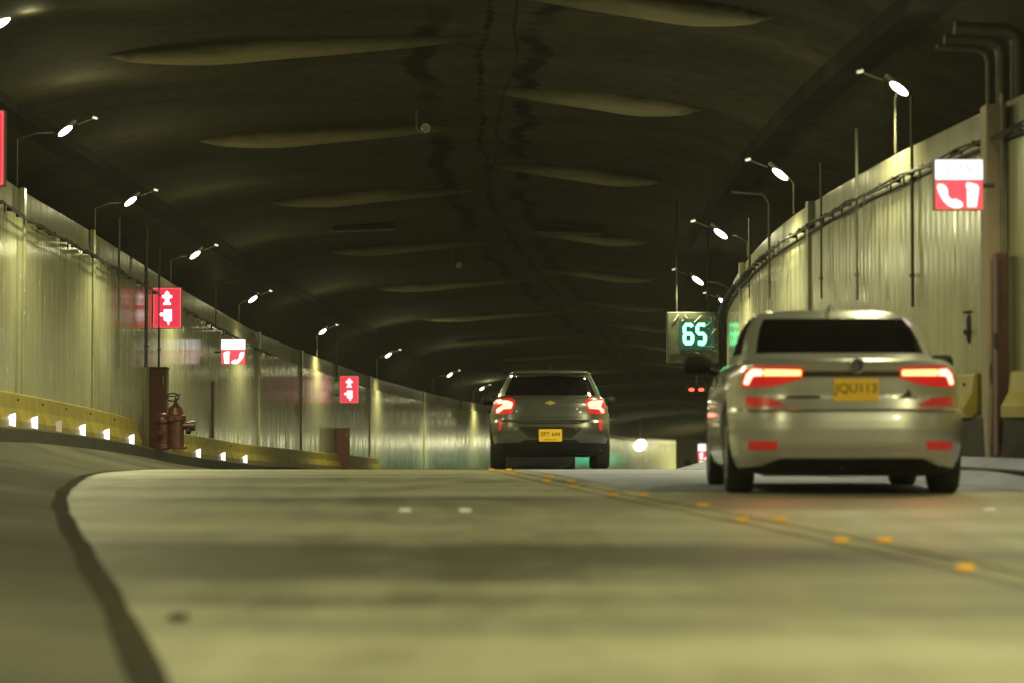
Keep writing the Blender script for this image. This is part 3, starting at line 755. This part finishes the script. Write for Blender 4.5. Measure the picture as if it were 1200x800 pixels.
bm = bmesh.new(); box(bm, (-.12, -.008, -.31), (.62, .02, .012)); box(bm, (-.47, -.008, 0), (.012, .02, .9)); bmobj('trim', bm, M['darksteel'], root)
bm = bmesh.new()
for x in (-.3, .3): tube(bm, [(x, .1, H/2), (x, .1, 2.6)], .018, 8)
bmobj('hanger', bm, M['black'], root)

# red warning pair far ahead
p = at(816, 456, 100); root = empty('warning_light', p, 'pair of small red lights hanging far ahead under the speed sign', 'warning light')
bm = bmesh.new(); box(bm, (0, .1, .05), (.7, .16, .22), .02); tube(bm, [(0, .1, .1), (0, .1, zC(100)-p.z)], .03, 8); bmobj('housing', bm, M['blackrub'], root)
for s in (-1, 1):
    bm = bmesh.new(); bmesh.ops.create_uvsphere(bm, u_segments=12, v_segments=8, radius=1)
    for v in bm.verts: v.co = Vector((v.co.x*.105+s*.17, v.co.y*.05, v.co.z*.06+s*.0))
    bmobj('lens', bm, M['redwarn'], root, True)

# ------------------------------------------------------------------ left cabinet, hydrant, post, far cabinet
def cabinet(px0, px1, ytop, d, label, dep=.3):
    a = at(px0, ytop, d); b = at(px1, ytop, d); z = bL(d)-.0; hh = a.z-z; w = b.x-a.x
    root = empty('red_cabinet', ((a.x+b.x)/2, d, z), label, 'cabinet')
    bm = bmesh.new(); box(bm, (0, dep/2, hh/2), (w, dep, hh), .012); bmobj('case', bm, M['redbox'], root)
    bm = bmesh.new(); box(bm, (0, -.008, hh*.56), (w*.84, .02, hh*.82), .006); bmobj('door', bm, M['redbox'], root)
    bm = bmesh.new(); box(bm, (w*.33, -.03, hh*.85), (.03, .03, hh*.10), .006); bmobj('handle', bm, M['steel'], root)
    bm = bmesh.new(); box(bm, (0, dep/2, hh+.012), (w+.04, dep+.04, .03), .006); bmobj('top', bm, M['redbox'], root)
cabinet(172, 195.5, 431, 52.3, 'tall dull red cabinet on the left wall behind the red hydrant')
cabinet(393.5, 409.5, 502, 85.5, 'dark red cabinet standing alone farther along the left wall')
p = Vector((at(204, 530, 50.8).x, 50.8, bL(50.8)))
root = empty('fire_hydrant', p, 'squat red fire hydrant with side outlets in front of the tall red cabinet', 'hydrant')
bm = bmesh.new(); lathe(bm, [(.20, 0), (.20, .05), (.155, .06), (.15, .5), (.19, .52), (.19, .60), (.15, .62), (.12, .74), (.05, .80), (.03, .84)], (.03, 0, 0), seg=24); bmobj('barrel', bm, M['redpump'], root, True)
bm = bmesh.new(); lathe(bm, [(.14, 0), (.13, .08), (.11, .1), (.11, .42), (.14, .46), (.14, .52), (.09, .60), (.03, .63)], (-.19, -.06, .02), seg=20); bmobj('side_barrel', bm, M['redpump'], root, True)
bm = bmesh.new(); lathe(bm, [(.07, .0), (.07, .16), (.09, .16), (.09, .24), (.04, .25)], (.14, 0, .42), axis='x', seg=16); bmobj('outlet', bm, M['redpump'], root, True)
bm = bmesh.new(); lathe(bm, [(.05, .02), (.06, .03), (.06, .10), (.03, .12)], (.20, -.06, .33), axis='x', seg=16); bmobj('hose_cap', bm, M['blackrub'], root, True)
bm = bmesh.new(); lathe(bm, [(.055, -.2), (.06, -.19), (.06, -.14), (.05, -.1)], (-.02, 0, .55), axis='y', seg=16); lathe(bm, [(.055, -.27), (.06, -.26), (.06, -.2), (.05, -.14)], (-.19, 0, .30), axis='y', seg=16); bmobj('front_cap', bm, M['redpump'], root, True)
bm = bmesh.new(); tube(bm, [(-.02+.11*math.cos(a), -.02, .93+.07*math.sin(a)) for a in np.linspace(0, 2*math.pi, 20)], .014, 6, False); tube(bm, [(.03, 0, .82), (.03, 0, .93)], .02); tube(bm, [(-.13, 0, .94), (.09, 0, .96), (.12, 0, 1.0)], .012)
bmobj('valve_wheel', bm, M['darksteel'], root, True)
bm = bmesh.new()
for a in np.linspace(0, 2*math.pi, 8, endpoint=False): lathe(bm, [(.016, 0), (.016, .03)], (.03+.175*math.cos(a), .175*math.sin(a), .50), seg=6)
bmobj('bolts', bm, M['darksteel'], root)
d = 60.6
p = Vector((at(247.5, 0, d).x+.02, d, bL(d)+.1)); root = empty('standpipe', p, 'thin dull red standpipe on the left wall below the emergency phone sign', 'pipe')
zz = at(0, 449, d).z-p.z
bm = bmesh.new(); tube(bm, [(0, 0, 0), (0, 0, zz)], .045, 10); bmobj('pipe', bm, M['redpump'], root, True)
bm = bmesh.new(); lathe(bm, [(.05, -.06), (.065, -.05), (.065, .05), (.05, .06)], (-.03, 0, zz*.52), seg=10); tube(bm, [(-.03, 0, zz*.52), (-.12, -.02, zz*.52)], .02); bmobj('valve', bm, M['redpump'], root, True)
bm = bmesh.new(); lathe(bm, [(.07, 0), (.07, .03), (.03, .05)], (0, 0, zz), seg=10); bmobj('cap', bm, M['redpump'], root, True)

# far end: brown portal block with a round opening, beside the lit cream wall
d = 272
p = Vector((at(806, 0, d).x, d, z_road(d))); root = empty('niche_wall', p, 'brownish wall block with a round dark opening at the far end left of the sedan', 'wall')
W = 27/3333*d; Hh = at(0, 513, d).z-p.z
bm = bmesh.new(); box(bm, (0, .5, Hh/2), (W, 1, Hh), .05); bmobj('block', bm, M['pinkcol'], root)
bm = bmesh.new(); lathe(bm, [(.34, -.08), (.34, .04), (.1, .05)], (-.05, 0, Hh*.40), axis='y', seg=20); bmobj('opening', bm, M['blackrub'], root)
bm = bmesh.new(); box(bm, (0, -.1, Hh*.66), (.42, .12, Hh*.42), .03); bmobj('pilaster', bm, M['friezeR'], root).data.uv_layers.new(name='UVMap')

# ------------------------------------------------------------------ studs, line, cable on kerb, stone
bm = None
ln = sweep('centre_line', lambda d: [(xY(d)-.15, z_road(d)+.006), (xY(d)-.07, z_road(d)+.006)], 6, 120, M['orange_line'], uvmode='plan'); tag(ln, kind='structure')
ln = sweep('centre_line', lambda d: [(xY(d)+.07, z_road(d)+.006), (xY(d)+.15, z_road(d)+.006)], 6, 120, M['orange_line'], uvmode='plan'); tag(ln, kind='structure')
def stud_root(loc, mat, label, group, cat='road stud'):
    bm = bmesh.new()
    lo_ = [bm.verts.new(v) for v in ((-.055, -.05, 0), (.055, -.05, 0), (.055, .05, 0), (-.055, .05, 0))]
    hi_ = [bm.verts.new(v) for v in ((-.048, -.015, .026), (.048, -.015, .026), (.048, .03, .026), (-.048, .03, .026))]
    bm.faces.new(lo_[::-1]); bm.faces.new(hi_)
    for k in range(4): bm.faces.new((lo_[k], lo_[(k+1) % 4], hi_[(k+1) % 4], hi_[k]))
    o = bmobj('road_stud', bm, mat); o.location = loc; o.scale = (.72, .72, .8)
    return tag(o, label, cat, group)
proto = None
sd = [10.2, 12.1, 14.3, 16.7, 19.0, 21.4, 23.8, 26.2, 28.6, 31, 33.4, 36]
for i, d in enumerate(sd):
    for s in (-1, 1):
        if (i, s) in ((1, 1), (4, -1), (6, 1), (8, -1), (9, 1)): continue
        x = xY(d)+s*.11; loc = (x, d, z_road(d)+.009)
        lab = f'orange road stud in the {"left" if s < 0 else "right"} row of the centre line, {ORD[i]} from the front'
        if proto is None: proto = stud_root(loc, M['orange_stud'], lab, 'orange studs along the centre line')
        else:
            c = proto.copy(); COL.objects.link(c); c.location = loc; c['label'] = lab
for px, lab in ((475, 'left one of the two white road studs in the left lane'), (545, 'right one of the two white road studs in the left lane')):
    d = 18.2; stud_root(((px-600)/3333*d, d, z_road(d)+.004), M['white_stud'], lab, 'white studs in the left lane')
d = 18.3; stud_root(((1158-600)/3333*d, d, z_road(d)+.004), M['white_stud'], 'single white road stud in front of the right rear wheel of the sedan', 'white studs in the left lane')
bm = bmesh.new(); r0 = Vector((xR(24)-.6, 24, 0))
tube(bm, [Vector((xR(d)-.62+.05*math.sin(d*1.3), d, lerp(z_road(d)+.03, bR(d)+.03, .42)+.02))-r0 for d in np.linspace(15, 31, 40)], .018, 6)
o = bmobj('ground_cable', bm, M['blackrub']); o.location = r0; tag(o, 'black cable lying along the pale sloped kerb at the right', 'cable')
bm = bmesh.new(); bmesh.ops.create_icosphere(bm, subdivisions=2, radius=1)
for v in bm.verts: v.co = Vector((v.co.x*.035, v.co.y*.04, v.co.z*.014+.01))*(1+.15*random.random())
o = bmobj('stone', bm, M['kerb'], None, True); o.location = ((210-600)/3333*9.6, 9.6, z_road(9.6)); tag(o, 'small brown stone on the bright road near the gutter at lower left', 'stone')

# ------------------------------------------------------------------ CARS
def se(w, yr, yf, n, m, a):
    c, s = math.cos(a), math.sin(a)
    L = (yf-yr)/2; yc = (yf+yr)/2
    x = w*math.copysign(abs(c)**(2/n), c); y = yc+L*math.copysign(abs(s)**(2/m), s)
    return x, y
class Shell:
    def __init__(s, levels, n, m, N=120): s.lv = levels; s.n = n; s.m = m; s.N = N
    def par(s, z):
        zs = [l[0] for l in s.lv]
        return [float(np.interp(z, zs, [l[i] for l in s.lv])) for i in (1, 2, 3)]
    def f(s, x, z):
        yr, yf, w = s.par(z); L = (yf-yr)/2; yc = (yf+yr)/2
        t = min(.995, abs(x)/w)
        return yc-L*(1-t**s.n)**(1/s.m)
    def angles(s):
        # denser sampling around the corners
        out = []
        for q_ in range(4):
            for k in range(s.N//4):
                t = k/(s.N/4); t = t-.16*math.sin(2*math.pi*t*1)*-0  # uniform
                # map so that |cos|^(2/n) changes evenly
                out.append(q_*math.pi/2+math.pi/2*(.5-.5*math.cos(math.pi*t))*1.0 if True else 0)
        return out
    def mesh(s, sub=3):
        bm = bmesh.new(); A = s.angles(); rows = []; zz = []
        zs = []
        for i in range(len(s.lv)-1):
            for k in range(sub): zs.append(lerp(s.lv[i][0], s.lv[i+1][0], k/sub))
        zs.append(s.lv[-1][0])
        for z in zs:
            yr, yf, w = s.par(z)
            rows.append([bm.verts.new(se(w, yr, yf, s.n, s.m, a)+(z,)) for a in A])
        return bm, rows, zs, A
def patch(f, poly, off, thick, maxe=.05):
    bm = bmesh.new(); vsn = [bm.verts.new((x, 0, z)) for x, z in poly]; fc = bm.faces.new(vsn)
    bmesh.ops.triangulate(bm, faces=[fc])
    for it in range(7):
        es = [e for e in bm.edges if e.calc_length() > maxe]
        if not es: break
        bmesh.ops.subdivide_edges(bm, edges=es, cuts=1)
        bmesh.ops.triangulate(bm, faces=bm.faces[:])
    fr = bm.faces[:]
    ret = bmesh.ops.extrude_face_region(bm, geom=fr)
    nv = {v for v in ret['geom'] if isinstance(v, bmesh.types.BMVert)}
    for v in bm.verts:
        y = f(v.co.x, v.co.z)
        v.co.y = y-off if v in nv else y-off+thick
    return bm
def tyre_rim(root, x, y, r, w, side):
    bm = bmesh.new()
    lathe(bm, [(r*.62, -w/2+.01), (r*.90, -w/2), (r*.975, -w/2+.02), (r, -w/2+.045), (r, w/2-.045), (r*.975, w/2-.02), (r*.90, w/2), (r*.62, w/2-.01)], (x, y, r), axis='x', seg=40)
    t = bmobj('wheel', bm, M['tyre'], root, True)
    bm = bmesh.new(); xo = x+side*(w/2-.02)
    lathe(bm, [(r*.64, -.02), (r*.64, .012), (r*.58, .015), (r*.56, -.012), (.05, -.01), (.03, .006)] if side > 0 else [(r*.64, .02), (r*.64, -.012), (r*.58, -.015), (r*.56, .012), (.05, .01), (.03, -.006)], (xo, y, r), axis='x', seg=32)
    for k in range(5):
        a = k*2*math.pi/5
        box(bm, (xo+side*.004, y+math.cos(a)*r*.33, r+math.sin(a)*r*.33), (.02, .055, r*.56), .006, Matrix.Rotation(a-math.pi/2, 3, 'X'))
    bmobj('rim', bm, M['rim'], t, True)
def car(name, loc, rz, rx, label, paint, body, cabin, glass_z, rg, wheels, mirror, group=None, sidecut=(.22, .50, .54, .80)):
    root = empty(name, loc, label, 'car', group); root.rotation_euler = (rx, 0, rz)
    S = Shell(*body); bm, rows, zs, A = S.mesh()
    n = len(A)
    for i in range(len(rows)-1):
        for k in range(n): bm.faces.new((rows[i][k], rows[i][(k+1) % n], rows[i+1][(k+1) % n], rows[i+1][k]))
    bm.faces.new(rows[0][::-1]); bm.faces.new(rows[-1])
    ob = bmobj('body', bm, paint, root)
    bmc = bmesh.new()
    for wy in wheels[1]:
        for s in (-1, 1): lathe(bmc, [(wheels[0]+.065, -.16), (wheels[0]+.065, .16)], (s*(wheels[2]+.0), wy, wheels[0]+.02), axis='x', seg=40)
    cutme = bpy.data.meshes.new('cut'); bmesh.ops.recalc_face_normals(bmc, faces=bmc.faces[:]); bmc.to_mesh(cutme); bmc.free()
    cutme.materials.append(paint)
    co = bpy.data.objects.new('cut', cutme); COL.objects.link(co)
    # boolean done before parenting transforms matter: both in local space
    par = ob.parent; ob.parent = None
    md = ob.modifiers.new('b', 'BOOLEAN'); md.operation = 'DIFFERENCE'; md.object = co; md.solver = 'EXACT'
    dg = bpy.context.evaluated_depsgraph_get(); dg.update()
    me = bpy.data.meshes.new_from_object(ob.evaluated_get(dg))
    ob.modifiers.clear(); ob.data = me; ob.parent = par
    bpy.data.objects.remove(co)
    me.shade_smooth(); me.set_sharp_from_angle(angle=R(28))
    # cabin
    Cn = Shell(*cabin); bm, rows, zs, A = Cn.mesh()
    cls = {'roof': [], 'rear_window': [], 'windscreen': []}
    for i in range(len(rows)-1):
        zm = (zs[i]+zs[i+1])/2
        yr, yf, w = Cn.par(zm)
        for k in range(n):
            f = (rows[i][k], rows[i][(k+1) % n], rows[i+1][(k+1) % n], rows[i+1][k])
            am = (A[k]+(A[(k+1) % n] if k < n-1 else 2*math.pi))/2
            x, y = se(w, yr, yf, Cn.n, Cn.m, am); u = abs(x)/w; t = (y-yr)/(yf-yr)
            key = 'roof'
            if glass_z[0] < zm < glass_z[1]:
                if u < rg and t < .5: key = 'rear_window'
                elif u < .86 and t > .5: key = 'windscreen'
                elif u > .94 and (sidecut[0] < t < sidecut[1] or sidecut[2] < t < sidecut[3]): key = 'side_window' + ('a' if x < 0 else 'b') + ('a' if t < sidecut[1] else 'b')
            cls.setdefault(key, [])
            cls[key].append([v.co.copy() for v in f])
    topring = [v.co.copy() for v in rows[-1]]
    bm.free()
    for key, fs in cls.items():
        bm = bmesh.new()
        for f in fs:
            try: bm.faces.new([bm.verts.new(v) for v in f])
            except ValueError: pass
        if key == 'roof': bm.faces.new([bm.verts.new(v) for v in topring])
        bmesh.ops.remove_doubles(bm, verts=bm.verts[:], dist=.0005)
        bmesh.ops.dissolve_degenerate(bm, dist=.0001, edges=bm.edges[:])
        bmobj('side_window' if key.startswith('side') else key, bm, paint if key == 'roof' else M['winglass'], root, True, 30)
    for wy in wheels[1]:
        for s in (-1, 1): tyre_rim(root, s*(wheels[2]-.0), wy, wheels[0], .215, s)
    for s in (-1, 1):
        my, mz, mw, mh, mx = mirror
        bm = bmesh.new(); bmesh.ops.create_uvsphere(bm, u_segments=20, v_segments=12, radius=1)
        for v in bm.verts:
            q_ = v.co; v.co = Vector((math.copysign(abs(q_.x)**.6, q_.x)*mw/2+s*mx, my+q_.y*.08, mz+math.copysign(abs(q_.z)**.7, q_.z)*mh/2+s*q_.x*s*.01))
        tube(bm, [(s*(mx-mw*.3), my+.02, mz-mh*.25), (s*(mx-mw*.3-.14), my+.04, mz-mh*.5)], .025)
        mo = bmobj('mirror', bm, M['plastic'], root, True, 60)
    # underbody
    bm = bmesh.new(); box(bm, (0, (body[0][0][1]+body[0][0][2])/2, body[0][0][0]+.03), (1.3, body[0][0][2]-body[0][0][1]-.3, .1), .02)
    bmobj('underbody', bm, M['plastic'], root)
    return root, S, Cn

def both(pl): return [pl, [(-x, z) for x, z in pl][::-1]]
# ---- silver sedan
ds_ = 21.6
sl = math.atan((z_road(ds_+2.8)-z_road(ds_))/2.8)
bodyS = ([(.17, .30, 4.30, .83), (.22, .14, 4.45, .885), (.30, .05, 4.55, .91), (.40, .01, 4.6, .925), (.50, .0, 4.6, .93), (.60, .01, 4.58, .93), (.655, .02, 4.57, .925), (.675, .055, 4.56, .92), (.76, .085, 4.5, .915), (.86, .085, 4.33, .905), (.95, .07, 3.9, .885), (1.01, .045, 3.62, .84), (1.035, .06, 3.5, .81), (1.055, .18, 3.4, .76), (1.065, .35, 3.3, .70)], 4.2, 8)
cabS = ([(1.0, .58, 3.45, .80), (1.085, .74, 3.22, .765), (1.11, .80, 3.15, .755), (1.20, 1.02, 2.93, .728), (1.29, 1.26, 2.70, .692), (1.36, 1.47, 2.5, .645), (1.395, 1.62, 2.38, .60), (1.42, 1.78, 2.25, .53), (1.435, 1.9, 2.15, .40)], 3.6, 5)
cabS = [(1+(z-1)*1.11, a_, b_, c_*1.02) for z, a_, b_, c_ in cabS[0]], cabS[1], cabS[2]
root, S, Cn = car('silver_sedan', (2.585, ds_, z_road(ds_)-.01), R(-1.0), sl, 'champagne silver sedan in the right lane seen from behind with lit tail lights', M['silver'], bodyS, cabS, (1.11, 1.400), .855, (.33, (.95, 3.62), .805), (2.95, 1.06, .26, .17, 1.04), 'cars driving away through the tunnel')
f = S.f
for pl in both([(.37, .905), (.36, .975), (.42, .99), (.74, 1.0), (.80, .965), (.825, .86), (.81, .835), (.60, .845), (.50, .865)]):
    b = bmobj('tail_light', patch(f, pl, .012, .03), M['tail_red'], root, True)
    s = 1 if pl[0][0] > 0 else -1
    for q_, mt, nm in (([(.385, .925), (.385, .965), (.66, .972), (.66, .925)], 'tail_led_in', 'light_bar'), ([(.672, .925), (.672, .972), (.745, .978), (.785, .94), (.808, .865), (.775, .855), (.75, .91), (.735, .925)], 'tail_hot', 'light_hook')):
        bmobj(nm, patch(f, [(x*s, z) for x, z in q_][::s], .020, .008), M[mt], b, True)
for pl in both([(.79, .77), (.62, .755), (.50, .70), (.56, .695), (.80, .69)]): bmobj('reflector', patch(f, pl, .010, .03), M['tail_dim'], root, True)
for pl in both([(.575, .36), (.565, .425), (.78, .425), (.78, .355)]): bmobj('bumper_reflector', patch(f, pl, .010, .03), M['tail_dim'], root, True)
bmobj('trim_strip', patch(f, [(-.37, .915), (-.37, .955), (.37, .955), (.37, .915)], .012, .03), M['chrome'], root, True)
bmobj('valance', patch(f, [(-.82, .175), (-.82, .215), (-.68, .23), (-.54, .29), (.54, .29), (.68, .23), (.82, .215), (.82, .175)], .012, .05), M['plastic'], root, True)
bmobj('bumper_crease', patch(f, [(-.82, .648), (-.82, .66), (.82, .66), (.82, .648)], .004, .02), M['chrome'], root, True)
bmobj('lip_trim', patch(f, [(-.53, .295), (-.56, .325), (.56, .325), (.53, .295)], .012, .03), M['silver'], root, True)
bmobj('plate_recess', patch(f, [(-.20, .70), (-.22, .91), (.27, .91), (.25, .70)], .006, .03), M['silver'], root, True)
yp = f(.03, .82)-.022
bm = bmesh.new(); box(bm, (.035, yp, .815), (.345, .012, .175), .004); pl_ = bmobj('number_plate', bm, M['plate'], root)
me = text_mesh('JQU113', .098, .002, .0015); o = link('lettering', me, M['platetxt'], pl_); o.location = (.035, yp-.008, .825)
bm = bmesh.new(); lathe(bm, [(.05, -.012), (.052, 0), (.052, .02)], (.04, f(.04, 1.0)-.016, 1.0), axis='y', seg=24); em = bmobj('badge', bm, M['navy'], root, True)
bm = bmesh.new(); lathe(bm, [(.018, -.005), (.022, 0)], (.03, f(.04, 1.0)-.030, 1.0), axis='y', seg=16); tube(bm, [(.04+.052*math.cos(a), f(.04, 1.0)-.028, 1.0+.052*math.sin(a)) for a in np.linspace(0, 2*math.pi, 24)], .006, 6); bmobj('ring', bm, M['brightchrome'], em, True)
bm = patch(f, [(.38, .765), (.40, .765), (.425, .80), (.43, .835), (.445, .80), (.47, .765), (.50, .76), (.50, .75), (.35, .75)], .008, .01); bmobj('model_badge', bm, M['chrome'], root)
bmobj('model_badge', patch(f, [(-.50, .752), (-.50, .772), (-.24, .772), (-.24, .752)], .006, .01), M['chrome'], root)
bm = bmesh.new(); tube(bm, [(0, 1.9, 1.475), (0, 1.85, 1.515), (0, 1.72, 1.525)], [.02, .018, .006], 8); bmobj('antenna', bm, M['silver'], root, True)
# door handles and door shut lines on the visible side
for s in (-1, 1):
    for y in (1.75, 2.75):
        bm = bmesh.new(); box(bm, (s*.912, y, .86), (.03, .17, .03), .01); bmobj('door_handle', bm, M['brightchrome'], root, True)
    for y in (1.35, 2.35, 3.15):
        bm = bmesh.new(); box(bm, (s*.902, y, .63), (.012, .010, .62), 0); bmobj('door_gap', bm, M['plastic'], root)
def car_glow(root, xs, z, e):
    for x in xs:
        L = bpy.data.lights.new('tail_glow', 'AREA'); L.energy = e; L.color = (1, .08, .04); L.shape = 'RECTANGLE'; L.size = .3; L.size_y = .05
        lo = bpy.data.objects.new('tail_glow', L); COL.objects.link(lo); lo.parent = root; lo.location = (x, -.06, z); lo.rotation_euler = (R(75), 0, R(0))
        lo.rotation_euler = Vector((0, -1, -.35)).to_track_quat('-Z', 'Y').to_euler()
car_glow(root, (-.6, .6), .9, 2.5)

# ---- dark hatchback
bodyH = ([(.20, .22, 3.95, .78), (.26, .10, 4.05, .83), (.34, .04, 4.1, .86), (.46, .0, 4.12, .875), (.58, .0, 4.12, .88), (.66, .02, 4.1, .88), (.70, .06, 4.08, .875), (.80, .08, 4.0, .865), (.92, .09, 3.75, .84), (1.0, .12, 3.3, .80), (1.04, .18, 3.15, .76), (1.06, .3, 3.0, .70)], 4.5, 8)
cabH = ([(1.0, .13, 3.2, .775), (1.05, .17, 3.05, .755), (1.10, .22, 2.9, .735), (1.2, .33, 2.65, .69), (1.32, .46, 2.4, .63), (1.36, .46, 2.3, .605), (1.375, .36, 2.25, .60), (1.40, .35, 2.15, .58), (1.42, .42, 2.05, .54), (1.44, .75, 1.9, .40)], 3.8, 6)
dh = 40.6
slh = math.atan((z_road(dh+2.6)-z_road(dh))/2.6)
root, S, Cn = car('grey_hatchback', (.548, dh, z_road(dh)+.012), R(0), slh, 'dark olive grey hatchback driving ahead in the middle with lit tail lights', M['greycar'], bodyH, cabH, (1.055, 1.335), .87, (.315, (.72, 3.28), .755), (2.6, 1.03, .17, .13, .93), 'cars driving away through the tunnel')
f = S.f
fc = lambda x, z: min(S.f(x, min(z, 1.05)), Cn.f(x, z) if z > 1.0 else 9)
for pl in both([(.52, .86), (.50, .97), (.56, 1.02), (.76, 1.0), (.80, .93), (.80, .80), (.74, .775), (.55, .79)]):
    s = 1 if pl[0][0] > 0 else -1
    b = bmobj('tail_light', patch(f, pl, .012, .04), M['tail_red'], root, True)
    q_ = [(.54, .95), (.54, .905), (.56, .86), (.70, .85), (.74, .80), (.775, .80), (.775, .85), (.73, .885), (.60, .90), (.59, .92), (.74, .935), (.77, .97), (.76, .985), (.60, .975)]
    bmobj('light_curve', patch(f, [(x*s, z) for x, z in q_][::s], .020, .008), M['tail_pink'], b, True)
for pl in both([(.71, .545), (.685, .60), (.70, .71), (.745, .70), (.745, .545)]): bmobj('bumper_reflector', patch(f, pl, .012, .03), M['tail_dim'], root, True)
bmobj('lower_bumper', patch(f, [(-.82, .205), (-.84, .36), (-.42, .37), (-.36, .41), (.36, .41), (.42, .37), (.84, .36), (.82, .205)], .010, .05), M['plastic'], root, True)
bmobj('bumper_inset', patch(f, [(-.30, .44), (-.46, .58), (-.40, .60), (.40, .60), (.46, .58), (.30, .44)], .006, .03), M['chrome'], root, True)
bmobj('hatch_gap', patch(f, [(-.50, .66), (-.42, .645), (.42, .645), (.50, .66), (.50, .67), (.42, .655), (-.42, .655), (-.50, .67)], .012, .02), M['plastic'], root, True)
bmobj('hatch_ridge', patch(f, [(-.45, .735), (-.45, .75), (.45, .75), (.45, .735)], .012, .02), M['greycar'], root, True)
yp = f(0, .47)-.03
bm = bmesh.new(); box(bm, (0, yp, .475), (.33, .012, .175), .004); pl_ = bmobj('number_plate', bm, M['plate'], root)
me = text_mesh('EPT 644', .082, .002, .0012); o = link('lettering', me, M['platetxt'], pl_); o.location = (0, yp-.008, .49)
bm = bmesh.new()
for k in range(7): box(bm, (-.075+k*.025, yp-.007, .413), (.015, .004, .014))
bmobj('small_lettering', bm, M['platetxt'], pl_)
yb = f(0, .93)-.018
bm = bmesh.new(); prism(bm, [(-.075, -.016), (-.06, .016), (-.025, .016), (-.025, .03), (.025, .03), (.03, .016), (.075, .016), (.06, -.016), (.025, -.016), (.025, -.03), (-.025, -.03), (-.03, -.016)], 0, .012, (0, yb, .94)); bmobj('badge', bm, M['gold'], root)
bm = bmesh.new(); box(bm, (0, .33, 1.385), (1.08, .10, .03), .012); bmobj('spoiler', bm, M['greycar'], root, True)
bm = bmesh.new(); tube(bm, [(0, .7, 1.42), (0, .62, 1.46), (0, .5, 1.47)], [.02, .016, .006], 8); bmobj('antenna', bm, M['plastic'], root, True)
for s in (-1, 1):
    for y in (1.45, 2.4):
        bm = bmesh.new(); box(bm, (s*.882, y, .85), (.03, .16, .03), .01); bmobj('door_handle', bm, M['plastic'], root, True)
# ---- black car farther on, only its door mirror shows past the hatchback
dk = 63
root, S, Cn = car('black_hatchback', (.585-.05, dk, z_road(dk)-.02), R(-1), math.atan((z_road(dk+2.6)-z_road(dk))/2.6), 'black car hidden ahead of the grey hatchback with only its door mirror showing', M['blackcar'], bodyH, cabH, (1.055, 1.335), .87, (.315, (.72, 3.28), .755), (2.6, 1.03, .2, .14, .98), 'cars driving away through the tunnel')
